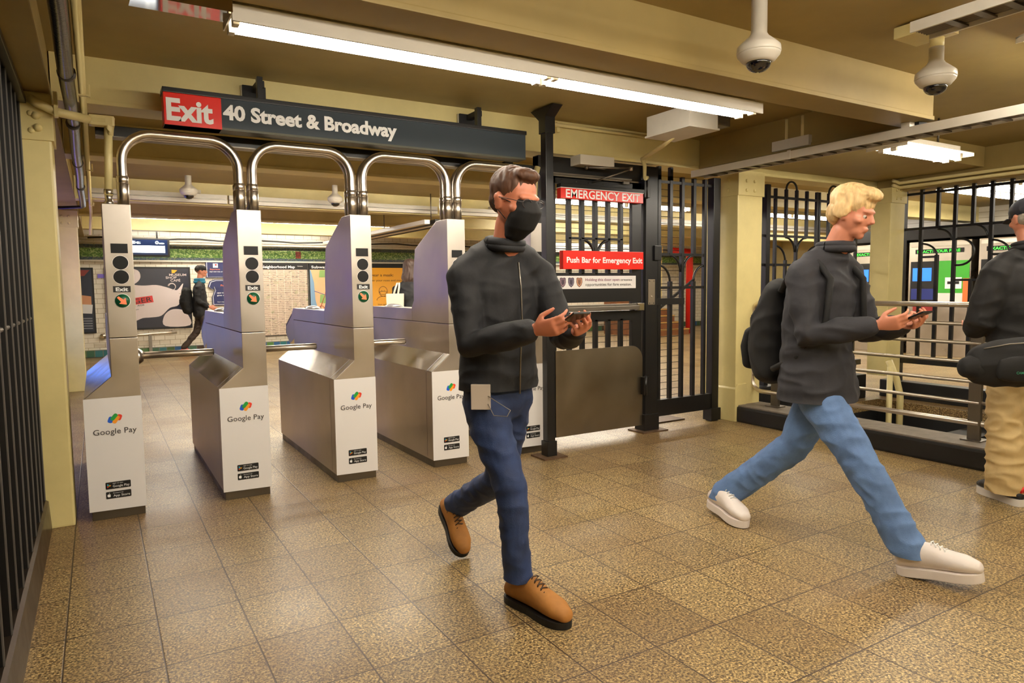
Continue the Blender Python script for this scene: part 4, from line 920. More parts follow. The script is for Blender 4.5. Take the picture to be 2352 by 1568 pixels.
# assumed bluish screen, unseen, added between the left columns to cast glints on steel
t = thing('advertising_screen', 'tall bluish violet advertising screen beside the farther left column', 'screen', (-.68, 5.3, 0))
g = G(); g.box(-.74, -.65, 4.5, 6.2, .45, 2.25, BLACKM, .01); g.build('case', parent=t)
for y in (4.7, 6.0):
    g = G(); g.box(-.73, -.66, y-.04, y+.04, 0, .46, BLACKM, .004); g.build('leg', parent=t)
g = G(); g.box(-.65, -.645, 4.55, 6.15, 1.15, 2.2, P('screen_violet', (165, 140, 255), .3, emit=1.1)); g.box(-.65, -.645, 4.55, 6.15, .5, 1.14, P('screen_azure', (80, 135, 255), .3, emit=1.5)); g.build('display', parent=t)  # glowing face added as the assumed source of the violet and blue glints

# ------------------------------------------------------------------ beyond the gate: red standpipe, stairs
g = G(); g.tube([(13.9, 9.3, 0), (13.9, 9.3, 2.18), (13.85, 9.3, 2.25), (13.2, 9.3, 2.26)], .10, P('standpipe_red', (206, 34, 24), .35)); g.build('standpipe', label='bright red standpipe beyond the narrow iron panel', cat='pipe')
t = thing('staircase', 'distant brown staircase with sloping handrail left of the red standpipe', 'stairs', (11.6, 10, 0))
BRN = P('stair_brown', (120, 74, 40), .5, var=.2)
g = G()
for k in range(6): g.box(12.0, 13.6, 9.0+.28*k, 9.28+.28*k, 0, .17*(k+1), BRN)
g.build('steps', parent=t)
g = G()
for k in range(6): g.box(12.0, 13.6, 8.985+.28*k, 9.0+.28*k, .17*(k+1)-.03, .17*(k+1), P('stair_nosing', (196, 150, 70), .5))
g.build('nosing', parent=t)
g = G(); g.prism([(12.1, .5), (13.7, 1.45), (13.7, 1.53), (12.1, .58)], 'y', 8.9, 8.95, BLACKM); g.build('handrail', parent=t)
# ------------------------------------------------------------------ ticket machines at the far right
def machine(label, y0, y1, art):
    x = 12.9; t = thing('ticket_machine', label, 'ticket machine', (x+.4, (y0+y1)/2, 0), 'ticket machines')
    SM = steel('machine_steel', (196, 186, 170), .32, 'z')
    g = G(); g.box(x, x+.8, y0, y1, .0, 2.08, SM, .01); g.build('cabinet', parent=t)
    g = G(); g.box(x-.012, x, y0+.12, y1-.12, 1.86, 1.94, BLACKM, .004); d = g.build('led_display', parent=t)
    g = G(); g.text('EXACT: YOUR FARE', P('led_green', (60, 230, 60), .4, emit=2.5), (x-.014, y1-.16, 1.875), y1-y0-.34, .05, x=(0, -1, 0), bold=.01); g.build('lettering', parent=d)
    g = G(); g.box(x-.02, x, y0+.04, y1-.04, 1.985, 2.05, GREYP, .004); g.build('cornice', parent=t)
    g = G(); g.box(x-.006, x, y1-.50, y1-.04, .98, 1.72, BLACKM, .003); p = g.build('touch_panel', parent=t)
    g = G(); g.flat([(x-.008, y1-.08, 1.36), (x-.008, y1-.42, 1.36), (x-.008, y1-.42, 1.60), (x-.008, y1-.08, 1.60)], P('touch_blue', (40, 110, 220), .3, emit=1.6)); g.build('screen', parent=p)
    g = G(); g.flat([(x-.008, y1-.06, 1.02), (x-.008, y1-.48, 1.02), (x-.008, y1-.48, 1.22), (x-.008, y1-.06, 1.22)], P('panel_blue', (30, 44, 120), .4)); g.build('card_panel', parent=p)
    g = G(); x2 = x-.006
    g.flat([(x2, y1-.54, 1.14), (x2, y0+.02, 1.14), (x2, y0+.02, 1.72), (x2, y1-.54, 1.72)], P('panel_green', (58, 156, 44), .4, emit=.15)); g.flat([(x2, y1-.54, .94), (x2, y0+.02, .94), (x2, y0+.02, 1.14), (x2, y1-.54, 1.14)], WHITE)
    g.flat([(x2-.002, y1-.66, 1.22), (x2-.002, y0+.14, 1.22), (x2-.002, y0+.14, 1.42), (x2-.002, y1-.66, 1.42)], TXTW)
    g.flat([(x2-.003, y1-.70, 1.30), (x2-.003, y0+.18, 1.30), (x2-.003, y0+.18, 1.35), (x2-.003, y1-.70, 1.35)], TXTK)
    g.flat([(x2-.002, y0+.12, .94), (x2-.002, y0+.02, .94), (x2-.002, y0+.02, 1.40), (x2-.002, y0+.12, 1.40)], ORA); g.build('cash_panel', parent=t)
    g = G(); g.flat([(x2-.001, y1-.1, .80), (x2-.001, y1-.5, .80), (x2-.001, y1-.5, .90), (x2-.001, y1-.1, .90)], P('panel_red', (140, 40, 36), .4)); g.build('red_panel', parent=t)
    return t
machine('ticket machine with blue screen and green panel seen between the fence scrolls', 1.62, 2.70, 1)
machine('ticket machine with green lettered display partly behind the standing man', .42, 1.50, 2)
machine('ticket machine farthest left, mostly hidden by the corner column', 2.82, 3.90, 1)
machine('ticket machine hidden mostly behind the standing man in the cap', -.78, .30, 2)
g = G(); g.box(12.85, 13.74, -3, 4.2, 2.12, 2.34, BLACKM, .01); g.build('black_fascia', label='long black fascia above the ticket machines', cat='fascia')
g = G(); g.box(13.75, 13.95, -3, 4.3, 0, CZ, TILEW); structure('wall_far', g)
# ------------------------------------------------------------------ people: surfaces grown from overlapping lofted shapes, fused into one skin
from mathutils import noise as mnoise
V = Vector
def loft(bm, secs, n=20, dome=True):
    """secs: list of (centre, half-axis A, half-axis B); closed with rounded ends"""
    secs = [(V(c), V(a), V(b)) for c, a, b in secs]
    if dome:
        def cap(s0, s1):
            d = (s0[0]-s1[0]).normalized(); r = min(s0[1].length, s0[2].length)
            return [(s0[0]+d*r*h, s0[1]*w_, s0[2]*w_) for h, w_ in ((.85, .35), (.6, .75), (.3, .94))]
        secs = cap(secs[0], secs[1]) + secs + cap(secs[-1], secs[-2])[::-1]
    rings = [[bm.verts.new(c + a*math.cos(2*PI*j/n) + b*math.sin(2*PI*j/n)) for j in range(n)] for c, a, b in secs]
    for A, B in zip(rings, rings[1:]):
        for j in range(n): bm.faces.new((A[j], A[(j+1) % n], B[(j+1) % n], B[j]))
    bm.faces.new(rings[0][::-1]); bm.faces.new(rings[-1])
def limb(bm, pts, side, n=16):
    """pts: (point, r_side, r_other); side = rough sideways direction"""
    P_ = [V(p[0]) for p in pts]; out = []
    for i, p in enumerate(pts):
        t = (P_[min(i+1, len(P_)-1)]-P_[max(i-1, 0)]).normalized()
        a = V(side); a = (a - t*a.dot(t)).normalized(); b = t.cross(a)
        out.append((P_[i], a*p[1], b*(p[2] if len(p) > 2 else p[1])))
    loft(bm, out, n)
def ell(bm, c, r, frame=None, n=16):
    M = Matrix.Translation(V(c)) @ (frame.to_4x4() if frame is not None else Matrix.Identity(4)) @ Matrix.Diagonal((*r, 1))
    bmesh.ops.create_uvsphere(bm, u_segments=n, v_segments=12, radius=1, matrix=M)
def frame(f, u=(0, 0, 1)):
    """columns: right, forward, up"""
    f = V(f).normalized(); r = f.cross(V(u)).normalized(); uu = r.cross(f)
    return Matrix((r, f, uu)).transposed()
def fuse(name, bm, mat, parent, voxel=.008, smooth=4, wr=0, wf=(9, 9, 9), keep=None, label=None):
    """one continuous surface: voxel union of the shapes, smoothed; wr = depth of cloth folds"""
    bmesh.ops.recalc_face_normals(bm, faces=bm.faces)
    me = bpy.data.meshes.new('t'); bm.to_mesh(me); bm.free()
    o = bpy.data.objects.new('t', me); COL.objects.link(o)
    m = o.modifiers.new('r', 'REMESH'); m.mode = 'VOXEL'; m.voxel_size = voxel
    s = o.modifiers.new('s', 'SMOOTH'); s.iterations = smooth; s.factor = .5
    dg = bpy.context.evaluated_depsgraph_get(); dg.update()
    res = bpy.data.meshes.new_from_object(o.evaluated_get(dg)); bpy.data.objects.remove(o); bpy.data.meshes.remove(me)
    b = bmesh.new(); b.from_mesh(res); bpy.data.meshes.remove(res)
    if keep:                                       # trim with a plane list [(point, normal)]: what lies beyond is cut off
        for p, nrm in keep:
            bmesh.ops.bisect_plane(b, geom=list(b.verts)+list(b.edges)+list(b.faces), plane_co=V(p), plane_no=V(nrm), clear_outer=True)
    if wr:
        b.normal_update()
        for v in b.verts:
            q = V((v.co.x*wf[0], v.co.y*wf[1], v.co.z*wf[2]))
            q += V((mnoise.noise(q*.5), mnoise.noise(q*.5+V((7, 3, 1))), 0))*1.2
            h = 1-abs(mnoise.noise(q))*2.2
            v.co += v.normal*wr*(h-.5)
    off = rootsum(parent) if parent is not None else V((0, 0, 0))
    bmesh.ops.translate(b, vec=-off, verts=b.verts)
    for f in b.faces: f.smooth = True
    res = bpy.data.meshes.new(name); b.to_mesh(res); b.free(); res.materials.append(mat)
    ob = bpy.data.objects.new(name, res); COL.objects.link(ob); ob.parent = parent
    if label: ob['label'] = label
    return ob
def hand(bm, wrist, d, palm, thumb_side, curl=(.5, .8, .6), size=1.0, spread=.10):
    """wrist point, d = direction to the knuckles, palm = direction the palm faces, thumb_side = side of the thumb"""
    d = V(d).normalized(); pn = V(palm); pn = (pn-d*pn.dot(d)).normalized(); s = d.cross(pn).normalized()
    if s.dot(V(thumb_side)) < 0: s = -s
    w = V(wrist); k = size
    loft(bm, [(w-d*.02, s*.024*k, pn*.020*k), (w+d*.015*k, s*.028*k, pn*.018*k), (w+d*.05*k, s*.038*k, pn*.016*k), (w+d*.088*k, s*.041*k, pn*.013*k)], 14)
    L = [(.030, .042, .026, .020), (.010, .047, .030, .022), (-.010, .043, .028, .021), (-.030, .034, .021, .018)]
    for i, (off, a, b_, c_) in enumerate(L):
        p = w + d*(.088-.006*abs(i-1))*k + s*off*k; dirv = (d + s*off*spread*12).normalized(); pts = [(p-dirv*.015*k, .0088*k)]
        ang = 0
        for j, ln in enumerate((a, b_, c_)):
            ang += curl[j]*(1+.06*i)
            pts.append((p, (.0088-.0006*j)*k)); p = p + (dirv*math.cos(ang)+pn*math.sin(ang))*ln*k
        pts.append((p, .0068*k)); limb(bm, pts, s, 8)
    p = w + d*.025*k + s*.022*k
    t1 = (d*.55+s*.65+pn*.45).normalized(); t2 = (d*.85+s*.15+pn*.5).normalized()
    limb(bm, [(p, .013*k), (p+t1*.035*k, .0115*k), (p+t1*.035*k+t2*.030*k, .0098*k), (p+t1*.035*k+t2*.052*k, .0075*k)], s, 8)
def head(bm, c, f, u=(0, 0, 1), k=1.0):
    """c = middle of the head at ear height"""
    M = frame(f, u); R, Fw, U_ = M.col[0], M.col[1], M.col[2]; c = V(c)
    q = lambda x, y, z: c + R*x*k + Fw*y*k + U_*z*k
    ell(bm, q(0, -.012, .035), (.076*k, .096*k, .088*k), M); ell(bm, q(0, .012, -.01), (.068*k, .078*k, .085*k), M)
    ell(bm, q(0, .035, -.062), (.047*k, .050*k, .042*k), M); ell(bm, q(0, .066, -.085), (.022*k, .020*k, .020*k), M)
    ell(bm, q(0, .076, .028), (.052*k, .018*k, .014*k), M)                                  # brow
    loft(bm, [(q(0, .086, .022), R*.007, Fw*.008), (q(0, .098, .0), R*.009, Fw*.011), (q(0, .106, -.016), R*.014, Fw*.012), (q(0, .094, -.026), R*.012, Fw*.008)], 10)   # nose
    ell(bm, q(0, .084, -.050), (.024*k, .012*k, .006*k), M); ell(bm, q(0, .082, -.060), (.021*k, .012*k, .007*k), M)   # lips
    for s in (-1, 1):
        ell(bm, q(s*.048, .055, -.016), (.020*k, .024*k, .018*k), M)                          # cheek
        ell(bm, q(s*.076, -.008, -.004), (.009*k, .019*k, .031*k), M); ell(bm, q(s*.083, -.014, .012), (.007*k, .016*k, .016*k), M)   # ear
    return q
def eyes(q, parent, iris=(70, 50, 34), k=1.0):
    EW = P('eye_white', (196, 184, 172), .3); EI = P('eye_iris', iris, .2)
    for s in (-1, 1):
        g = G(); g.ball(q(s*.031, .070, .004), .0118, EW, 12); g.ball(q(s*.031,   .0778, .003), .0066, EI, 10); g.build('eye', parent=parent)
def shoe(parent, heel, toe, up, L, W, mat, solem, name='boot', high=.10, solet=.028, toe_h=.060, laces=None, accent=None, angle_ank=None):
    """heel, toe: points on the ground line of the sole; up = direction of the shaft"""
    h = V(heel); f = (V(toe)-h).normalized(); M = frame(f, up); R, Fw, U_ = M.col[0], M.col[1], M.col[2]
    q = lambda x, y, z: h + R*x + Fw*y + U_*z
    bm = bmesh.new(); s = L/.30
    S_ = [(.014, .030, .038), (.05, .037, .052), (.10, .037, .060), (.14, .038, .056), (.175, .041, .047), (.21, .045, .041), (.25, .044, .036), (.282, .032, .027)]
    loft(bm, [(q(0, y*s, solet+hh*toe_h/.060), R*w_*W/.045, U_*hh*toe_h/.060) for y, w_, hh in S_], 18, True)
    ax = V(angle_ank).normalized() if angle_ank else U_
    a0 = q(0, .065*s, solet+.05)
    loft(bm, [(a0, R*.036, Fw*.050), (a0+ax*(high-.04), R*.038, Fw*.046), (a0+ax*high, R*.040, Fw*.045)], 16)
    sh = fuse(name, bm, mat, parent, .006, 5)
    kp = [(-.010, .0), (-.008, .018), (.02, .033), (.07, .036), (.13, .035), (.19, .044), (.235, .046), (.275, .036), (.296, .016), (.300, .0)]
    kp = [(w_*W/.045+(.001 if w_ else 0), y*s) for y, w_ in kp]; full = kp + [(-x, y) for x, y in kp[-2:0:-1]]; pts = []; N_ = len(full)
    for i in range(N_):
        p0, p1, p2, p3 = [V(full[(i+k-1) % N_]) for k in range(4)]
        for u in (0, .33, .66): pts.append(tuple(.5*((2*p1)+(p2-p0)*u+(2*p0-5*p1+4*p2-p3)*u*u+(3*p1-p0-3*p2+p3)*u*u*u)))
    g = G(); g.prism(pts, 'z', 0, solet+.008, solem, .004, M=Matrix.Translation(h) @ M.to_4x4()); g.build('sole', parent=sh)
    if laces:
        g = G()
        for i in range(4):
            y = .138+.015*i; z = solet+(.120-.0095*i)*toe_h/.06
            g.tube([q(-.020, y*s, z-.006), q(-.008, y*s+.004, z+.002), q(.008, y*s-.002, z+.002), q(.020, y*s, z-.006)], .0028, laces, 6)
            g.tube([q(-.018, y*s, z-.004), q(.018, y*s+.017, z-.010)], .0024, laces, 6)
        g.tube([q(0, .10*s, solet+.10), q(.025, .085*s, solet+.115), q(.035, .105*s, solet+.085)], .0024, laces, 6); g.tube([q(0, .10*s, solet+.10), q(-.025, .09*s, solet+.11), q(-.038, .11*s, solet+.08)], .0024, laces, 6)
        g.build('laces', parent=sh)
    return sh, q
SKIN = P('skin', (196, 122, 92), .45, var=.05, vscale=20); SKIN2 = P('skin_fair', (206, 136, 108), .45, var=.05, vscale=20)
DENIM = P('dark_denim', (34, 52, 92), .75, var=.35, vscale=9, bump=.5, bscale=220)
DENIML = P('light_denim', (92, 122, 168), .75, var=.28, vscale=6, bump=.5, bscale=220)
JKB = P('jacket_black', (17, 18, 23), .75, var=.2, vscale=10, bump=.3, bscale=90)
JKG = P('jacket_charcoal', (36, 36, 42), .8, var=.2, vscale=10, bump=.3, bscale=90)
CLB = P('cloth_black', (11, 11, 13), .8, bump=.2, bscale=120)
TAN = P('tan_nubuck', (172, 116, 52), .7, var=.14, vscale=18, bump=.25, bscale=60)
WSHOE = P('white_leather', (232, 222, 214), .45, bump=.1, bscale=50)

def shoulders(bm, n, sR, sL, r, k=1.0, up=.0):
    """yoke of a garment: shoulder ball, sloping trapezius, neck base, and the other side"""
    n, a, b = V(n), V(sR), V(sL)
    for s_ in (a, b):
        m = s_.lerp(n, .5) + V((0, 0, .012))
        limb(bm, [(s_+V((0, 0, .0)), .072*k, .070*k), (m, .080*k, .066*k), (n, .088*k, .066*k)], V((0, 0, 1)), 18)
        ell(bm, s_-V((0, 0, .012)), (.078*k, .078*k, .082*k))
# ---------- man with black mask, dark jacket and tan boots
def man_mask():
    t = thing('person', 'walking man in black mask, black jacket, blue jeans and tan boots, looking at a phone', 'person', (1.27, -2.1, 0))
    f = V((.16, -1, 0)).normalized(); r = f.cross(V((0, 0, 1)))      # his right hand side
    hf = V((.22, -.92, -.26)); hu = (0, 0, 1)
    bm = bmesh.new(); hc = V((1.268, -2.235, 1.680)); q = head(bm, hc, hf, k=1.07)
    limb(bm, [((1.268, -2.13, 1.42), .070), ((1.268, -2.165, 1.50), .060), ((1.268, -2.195, 1.60), .058)], r)
    limb(bm, [((1.27, -2.08, .95), .13, .08), ((1.27, -2.09, 1.15), .12, .075), ((1.27, -2.11, 1.36), .14, .07), ((1.268, -2.13, 1.44), .07, .06)], r)
    arms = []
    for S_, el, wr_ in (((1.10, -2.10, 1.40), (1.10, -2.20, 1.12), (1.205, -2.455, 1.175)), ((1.455, -2.13, 1.40), (1.50, -2.25, 1.12), (1.395, -2.475, 1.17))):
        limb(bm, [((1.27, -2.11, 1.38), .04), (S_, .03), (el, .026), (V(el).lerp(V(wr_), .5), .030), (wr_, .026)], r)
    hand(bm, (1.21, -2.465, 1.178), (.40, -.9, .15), (.75, .2, .45), (0, 0, 1), (.35, .75, .55))
    hand(bm, (1.39, -2.485, 1.172), (-.30, -.9, .05), (-.5, .1, .85), (.8, 0, .4), (.5, .8, .6))
    for pts in ([(1.19, -2.08, .90), (1.235, -2.24, .49), (1.255, -2.27, .15)], [(1.35, -2.07, .90), (1.356, -1.92, .45), (1.32, -1.49, .21)]):
        limb(bm, [(pts[0], .06), (pts[1], .045), (pts[2], .032)], r)
    body = fuse('body', bm, SKIN, t, .0052, 5)
    eyes(q, body)
    # hair
    bm = bmesh.new(); M = frame(hf)
    ell(bm, q(0, -.022, .052), (.089, .103, .088), M); ell(bm, q(0, .035, .105), (.060, .055, .030), M); ell(bm, q(0, -.05, .0), (.076, .060, .060), M)
    o = fuse('hair', bm, P('hair_brown', (78, 48, 28), .6, var=.35, vscale=40, stretch=(1, 1, .2)), body, .006, 3, .004, (60, 60, 20), keep=[(q(0, .088, .06), tuple((M.col[1]*.8-M.col[2]*.6))), (q(0, 0, -.055), tuple(-M.col[2]))])
    # mask: a shell over nose, mouth and chin
    bm = bmesh.new()
    loft(bm, [(q(0, .062, .006), M.col[0]*.054, M.col[1]*.050), (q(0, .072, -.016), M.col[0]*.064, M.col[1]*.060), (q(0, .062, -.048), M.col[0]*.068, M.col[1]*.062), (q(0, .050, -.085), M.col[0]*.060, M.col[1]*.062), (q(0, .036, -.112), M.col[0]*.044, M.col[1]*.050)], 20)
    mk = fuse('face_mask', bm, CLB, t, .005, 4, label='black cloth face mask')
    g = G()
    for s in (-1, 1):
        g.tube([q(s*.052, .055, .0), q(s*.072, .02, .010), q(s*.086, -.02, .012), q(s*.086, -.028, -.012), q(s*.060, .03, -.06)], .0018, CLB, 6)
    g.build('ear_loop', parent=mk)
    g = G(); GLK = P('spectacle_frame', (60, 50, 48), .3)
    for s in (-1, 1):
        g.tube([q(s*.033+.023*math.cos(a), .100, .010+.016*math.sin(a)) for a in [2*PI*i/16 for i in range(17)]], .0016, GLK, 6); g.tube([q(s*.056, .098, .014), q(s*.078, .06, .016), q(s*.084, -.01, .014)], .0016, GLK, 6)
    g.tube([q(-.010, .101, .012), q(.010, .101, .012)], .0016, GLK, 6); g.build('spectacles', parent=t, label='thin framed spectacles')
    # jacket
    bm = bmesh.new()
    limb(bm, [((1.272, -2.085, .86), .190, .140), ((1.272, -2.085, .955), .188, .138), ((1.272, -2.08, 1.05), .178, .130), ((1.272, -2.09, 1.22), .185, .138), ((1.272, -2.10, 1.34), .205, .130), ((1.27, -2.115, 1.42), .165, .100), ((1.27, -2.14, 1.495), .090, .078)], r, 24)
    for S_, el, wr_ in (((1.10, -2.11, 1.385), (1.085, -2.19, 1.11), (1.20, -2.44, 1.172)), ((1.45, -2.135, 1.385), (1.505, -2.245, 1.12), (1.40, -2.46, 1.168))):
        m1 = V(S_).lerp(V(el), .5); m2 = V(el).lerp(V(wr_), .5)
        limb(bm, [(S_, .074), (m1, .066), (el, .062), (m2, .058), (wr_, .047)], r)
    shoulders(bm, (1.27, -2.13, 1.480), (1.11, -2.11, 1.395), (1.44, -2.13, 1.395), r)
    jk = fuse('jacket', bm, JKB, t, .008, 6, .007, (7, 7, 13), keep=[((0, 0, .912), (0, 0, -1))])
    bm = bmesh.new(); cc = V((1.268, -2.158, 1.508)); g = G()
    ringp = [cc + M.col[0]*.080*math.cos(a) + V((0, 1, 0))*.072*math.sin(a) + V((0, 0, .012*math.sin(a))) for a in [2*PI*i/24 for i in range(25)]]
    for a_, b_, rr in ((.72, .0, .020), (1, -.0, .018)): g.tube([p+V((0, 0, .018 if rr == .020 else 0)) for p in ringp], rr, JKB, 8, caps=False)
    g.build('collar', parent=jk)
    g = G(); zp = [(1.285, -2.233, .90), (1.288, -2.237, 1.05), (1.292, -2.247, 1.2), (1.290, -2.243, 1.34), (1.283, -2.235, 1.44)]; g.tube(zp, .004, STEELD, 6); g.build('zip', parent=jk)
    # jeans
    bm = bmesh.new()
    limb(bm, [((1.27, -2.07, 1.0), .155, .110), ((1.27, -2.07, .93), .160, .118), ((1.27, -2.07, .86), .155, .120)], r, 20)
    limb(bm, [((1.20, -2.085, .88), .095, .105), ((1.205, -2.13, .74), .088, .096), ((1.235, -2.24, .50), .066, .070), ((1.244, -2.250, .30), .058, .062), ((1.250, -2.256, .19), .058, .062), ((1.254, -2.258, .08), .063, .066)], r)
    limb(bm, [((1.345, -2.065, .88), .092, .105), ((1.35, -2.01, .70), .084, .092), ((1.356, -1.92, .45), .068, .072), ((1.340, -1.70, .33), .060, .066), ((1.325, -1.52, .225), .060, .066)], r)
    fuse('jeans', bm, DENIM, t, .008, 4, .007, (9, 9, 13), keep=[((0, 0, .128), (0, 0, -1))])
    shoe(t, (1.262, -2.165, .0), (1.325, -2.50, .0), (0, 0, 1), .355, .054, TAN, RUBBER, high=.13, solet=.022, toe_h=.066, laces=P('lace_brown', (60, 40, 24), .6))
    shoe(t, (1.315, -1.40, .185), (1.305, -1.64, .012), (0, .55, .85), .31, .050, TAN, RUBBER, high=.10, solet=.022, laces=P('lace_brown', (60, 40, 24)), angle_ank=(.05, -.87, .48))
    return t
man_mask()
g = G(); g.box(-.036, .036, -.075, .075, -.004, .004, P('phone_black', (12, 12, 14), .25), .003, M=Matrix.Translation((1.305, -2.575, 1.215)) @ frame((-.05, -.8, .35)).to_4x4()); g.box(-.032, .032, -.068, .068, .004, .0046, P('phone_screen', (120, 140, 170), .2, emit=.6), M=Matrix.Translation((1.305, -2.575, 1.215)) @ frame((-.05, -.8, .35)).to_4x4())
g.build('smartphone', label='black smartphone held by the walking man in the black mask', cat='phone')
t = thing('paper_tag', 'pale folded paper packet on a thin loop at the hip of the masked man', 'tag', (1.12, -2.16, .86))
g = G(); g.box(-.040, .040, -.007, .007, -.052, .052, P('paper_pale', (206, 192, 176), .5), .004, M=Matrix.Translation((1.128, -2.185, .895)) @ Matrix.Rotation(-.6, 4, 'Z')); g.build('packet', parent=t)
g = G(); g.tube([(1.15, -2.20, .87), (1.14, -2.27, .83), (1.16, -2.34, .835), (1.17, -2.35, .86), (1.15, -2.28, .885), (1.15, -2.20, .90)], .0018, P('cord_grey', (150, 140, 130), .5), 6); g.build('cord', parent=t)

# ---------- striding man with light jeans and white trainers
def man_stride():
    t = thing('person', 'striding man with pale hair, charcoal jacket, light blue jeans and white trainers', 'person', (2.95, -2.45, 0))
    f = V((.08, -1, 0)).normalized(); r = f.cross(V((0, 0, 1)))
    hf = V((.16, -.90, -.30)); M = frame(hf)
    bm = bmesh.new(); hc = V((2.975, -2.585, 1.672)); q = head(bm, hc, hf, k=1.02)
    limb(bm, [((2.965, -2.46, 1.42), .070), ((2.968, -2.50, 1.50), .060), ((2.972, -2.55, 1.60), .058)], r)
    limb(bm, [((2.95, -2.42, .95), .13, .08), ((2.95, -2.43, 1.15), .12, .075), ((2.955, -2.45, 1.36), .14, .07), ((2.96, -2.47, 1.44), .07, .06)], r)
    for S_, el, wr_ in (((2.78, -2.46, 1.38), (2.755, -2.53, 1.09), (2.875, -2.77, 1.14)), ((3.13, -2.47, 1.38), (3.18, -2.56, 1.09), (3.06, -2.80, 1.14))):
        limb(bm, [((2.95, -2.45, 1.38), .05), (S_, .03), (el, .028), (wr_, .026)], r)
    hand(bm, (2.88, -2.78, 1.145), (.35, -.92, .15), (.75, .2, .45), (0, 0, 1), (.35, .75, .55))
    hand(bm, (3.055, -2.81, 1.142), (-.30, -.92, .08), (-.5, .1, .85), (.8, 0, .4), (.5, .8, .6))
    limb(bm, [((2.87, -2.42, .88), .06), ((2.89, -2.70, .50), .045), ((2.95, -2.93, .16), .032)], r)
    limb(bm, [((3.03, -2.42, .88), .06), ((2.985, -2.30, .46), .045), ((2.90, -1.90, .17), .032)], r)
    body = fuse('body', bm, SKIN2, t, .0056, 5); eyes(q, body)
    bm = bmesh.new()
    ell(bm, q(0, -.020, .060), (.092, .108, .088), M); ell(bm, q(0, .045, .105), (.068, .062, .036), M); ell(bm, q(0, -.06, .0), (.082, .058, .070), M)
    for s in (-1, 1): ell(bm, q(s*.078, -.02, .02), (.018, .04, .05), M)
    fuse('hair', bm, P('hair_blond', (214, 180, 126), .6, var=.25, vscale=40, stretch=(1, 1, .2)), body, .006, 3, .006, (50, 50, 18), keep=[(q(0, .092, .055), tuple((M.col[1]*.8-M.col[2]*.6)))])
    bm = bmesh.new()
    limb(bm, [((2.945, -2.44, .70), .215, .190), ((2.945, -2.44, .80), .215, .185), ((2.945, -2.435, .92), .205, .168), ((2.945, -2.42, 1.08), .195, .150), ((2.95, -2.435, 1.24), .205, .150), ((2.955, -2.45, 1.34), .210, .135), ((2.96, -2.46, 1.42), .165, .105), ((2.965, -2.48, 1.465), .10, .085)], r, 24)
    for S_, el, wr_ in (((2.78, -2.46, 1.37), (2.745, -2.52, 1.09), (2.87, -2.75, 1.138)), ((3.13, -2.475, 1.37), (3.185, -2.555, 1.09), (3.065, -2.785, 1.138))):
        limb(bm, [(S_, .080), (V(S_).lerp(V(el), .5), .076), (el, .070), (V(el).lerp(V(wr_), .5), .064), (wr_, .050)], r)
    shoulders(bm, (2.965, -2.475, 1.455), (2.785, -2.46, 1.385), (3.125, -2.475, 1.385), r, 1.04)
    jk = fuse('jacket', bm, JKG, t, .008, 6, .008, (6, 6, 12), keep=[((0, 0, .752), (0, 0, -1))])
    g = G(); cc = V((2.967, -2.505, 1.51)); rp = [cc + r*.082*math.cos(a) + f*.074*math.sin(a) for a in [2*PI*i/24 for i in range(25)]]; g.tube(rp, .021, JKG, 8, caps=False); g.tube([p+V((0, 0, .02)) for p in rp], .017, JKG, 8, caps=False); g.build('collar', parent=jk)
    bm = bmesh.new()
    limb(bm, [((2.95, -2.42, .98), .155, .115), ((2.95, -2.42, .90), .165, .125), ((2.95, -2.42, .84), .160, .125)], r, 20)
    limb(bm, [((2.875, -2.43, .87), .100, .115), ((2.88, -2.55, .70), .095, .105), ((2.885, -2.71, .50), .078, .086), ((2.915, -2.82, .31), .074, .082), ((2.935, -2.92, .14), .074, .082), ((2.945, -2.94, .05), .076, .084)], r)
    limb(bm, [((3.02, -2.42, .87), .100, .112), ((3.01, -2.37, .68), .094, .102), ((2.98, -2.28, .47), .080, .086), ((2.925, -2.08, .28), .076, .082), ((2.885, -1.90, .13), .074, .080), ((2.878, -1.87, .05), .074, .080)], r)
    fuse('jeans', bm, DENIML, t, .008, 4, .008, (8, 8, 12), keep=[((0, 0, .098), (0, 0, -1))])
    shoe(t, (2.935, -2.90, .0), (3.02, -3.22, .055), (0, -.22, 1), .33, .056, WSHOE, WSHOE, 'trainer', high=.06, solet=.034, toe_h=.062, laces=TXTW)
    shoe(t, (2.875, -1.80, .03), (2.795, -2.14, .0), (0, -.15, 1), .33, .056, WSHOE, WSHOE, 'trainer', high=.05, solet=.034, toe_h=.062, laces=TXTW, angle_ank=(.1, -.45, .7))
    return t
man_stride()
g = G(); g.box(-.036, .036, -.075, .075, -.004, .004, P('phone_black', (12, 12, 14)), .003, M=Matrix.Translation((2.965, -2.90, 1.18)) @ frame((-.05, -.8, .35)).to_4x4()); g.build('smartphone', label='dark smartphone in the hands of the striding man in light jeans', cat='phone')
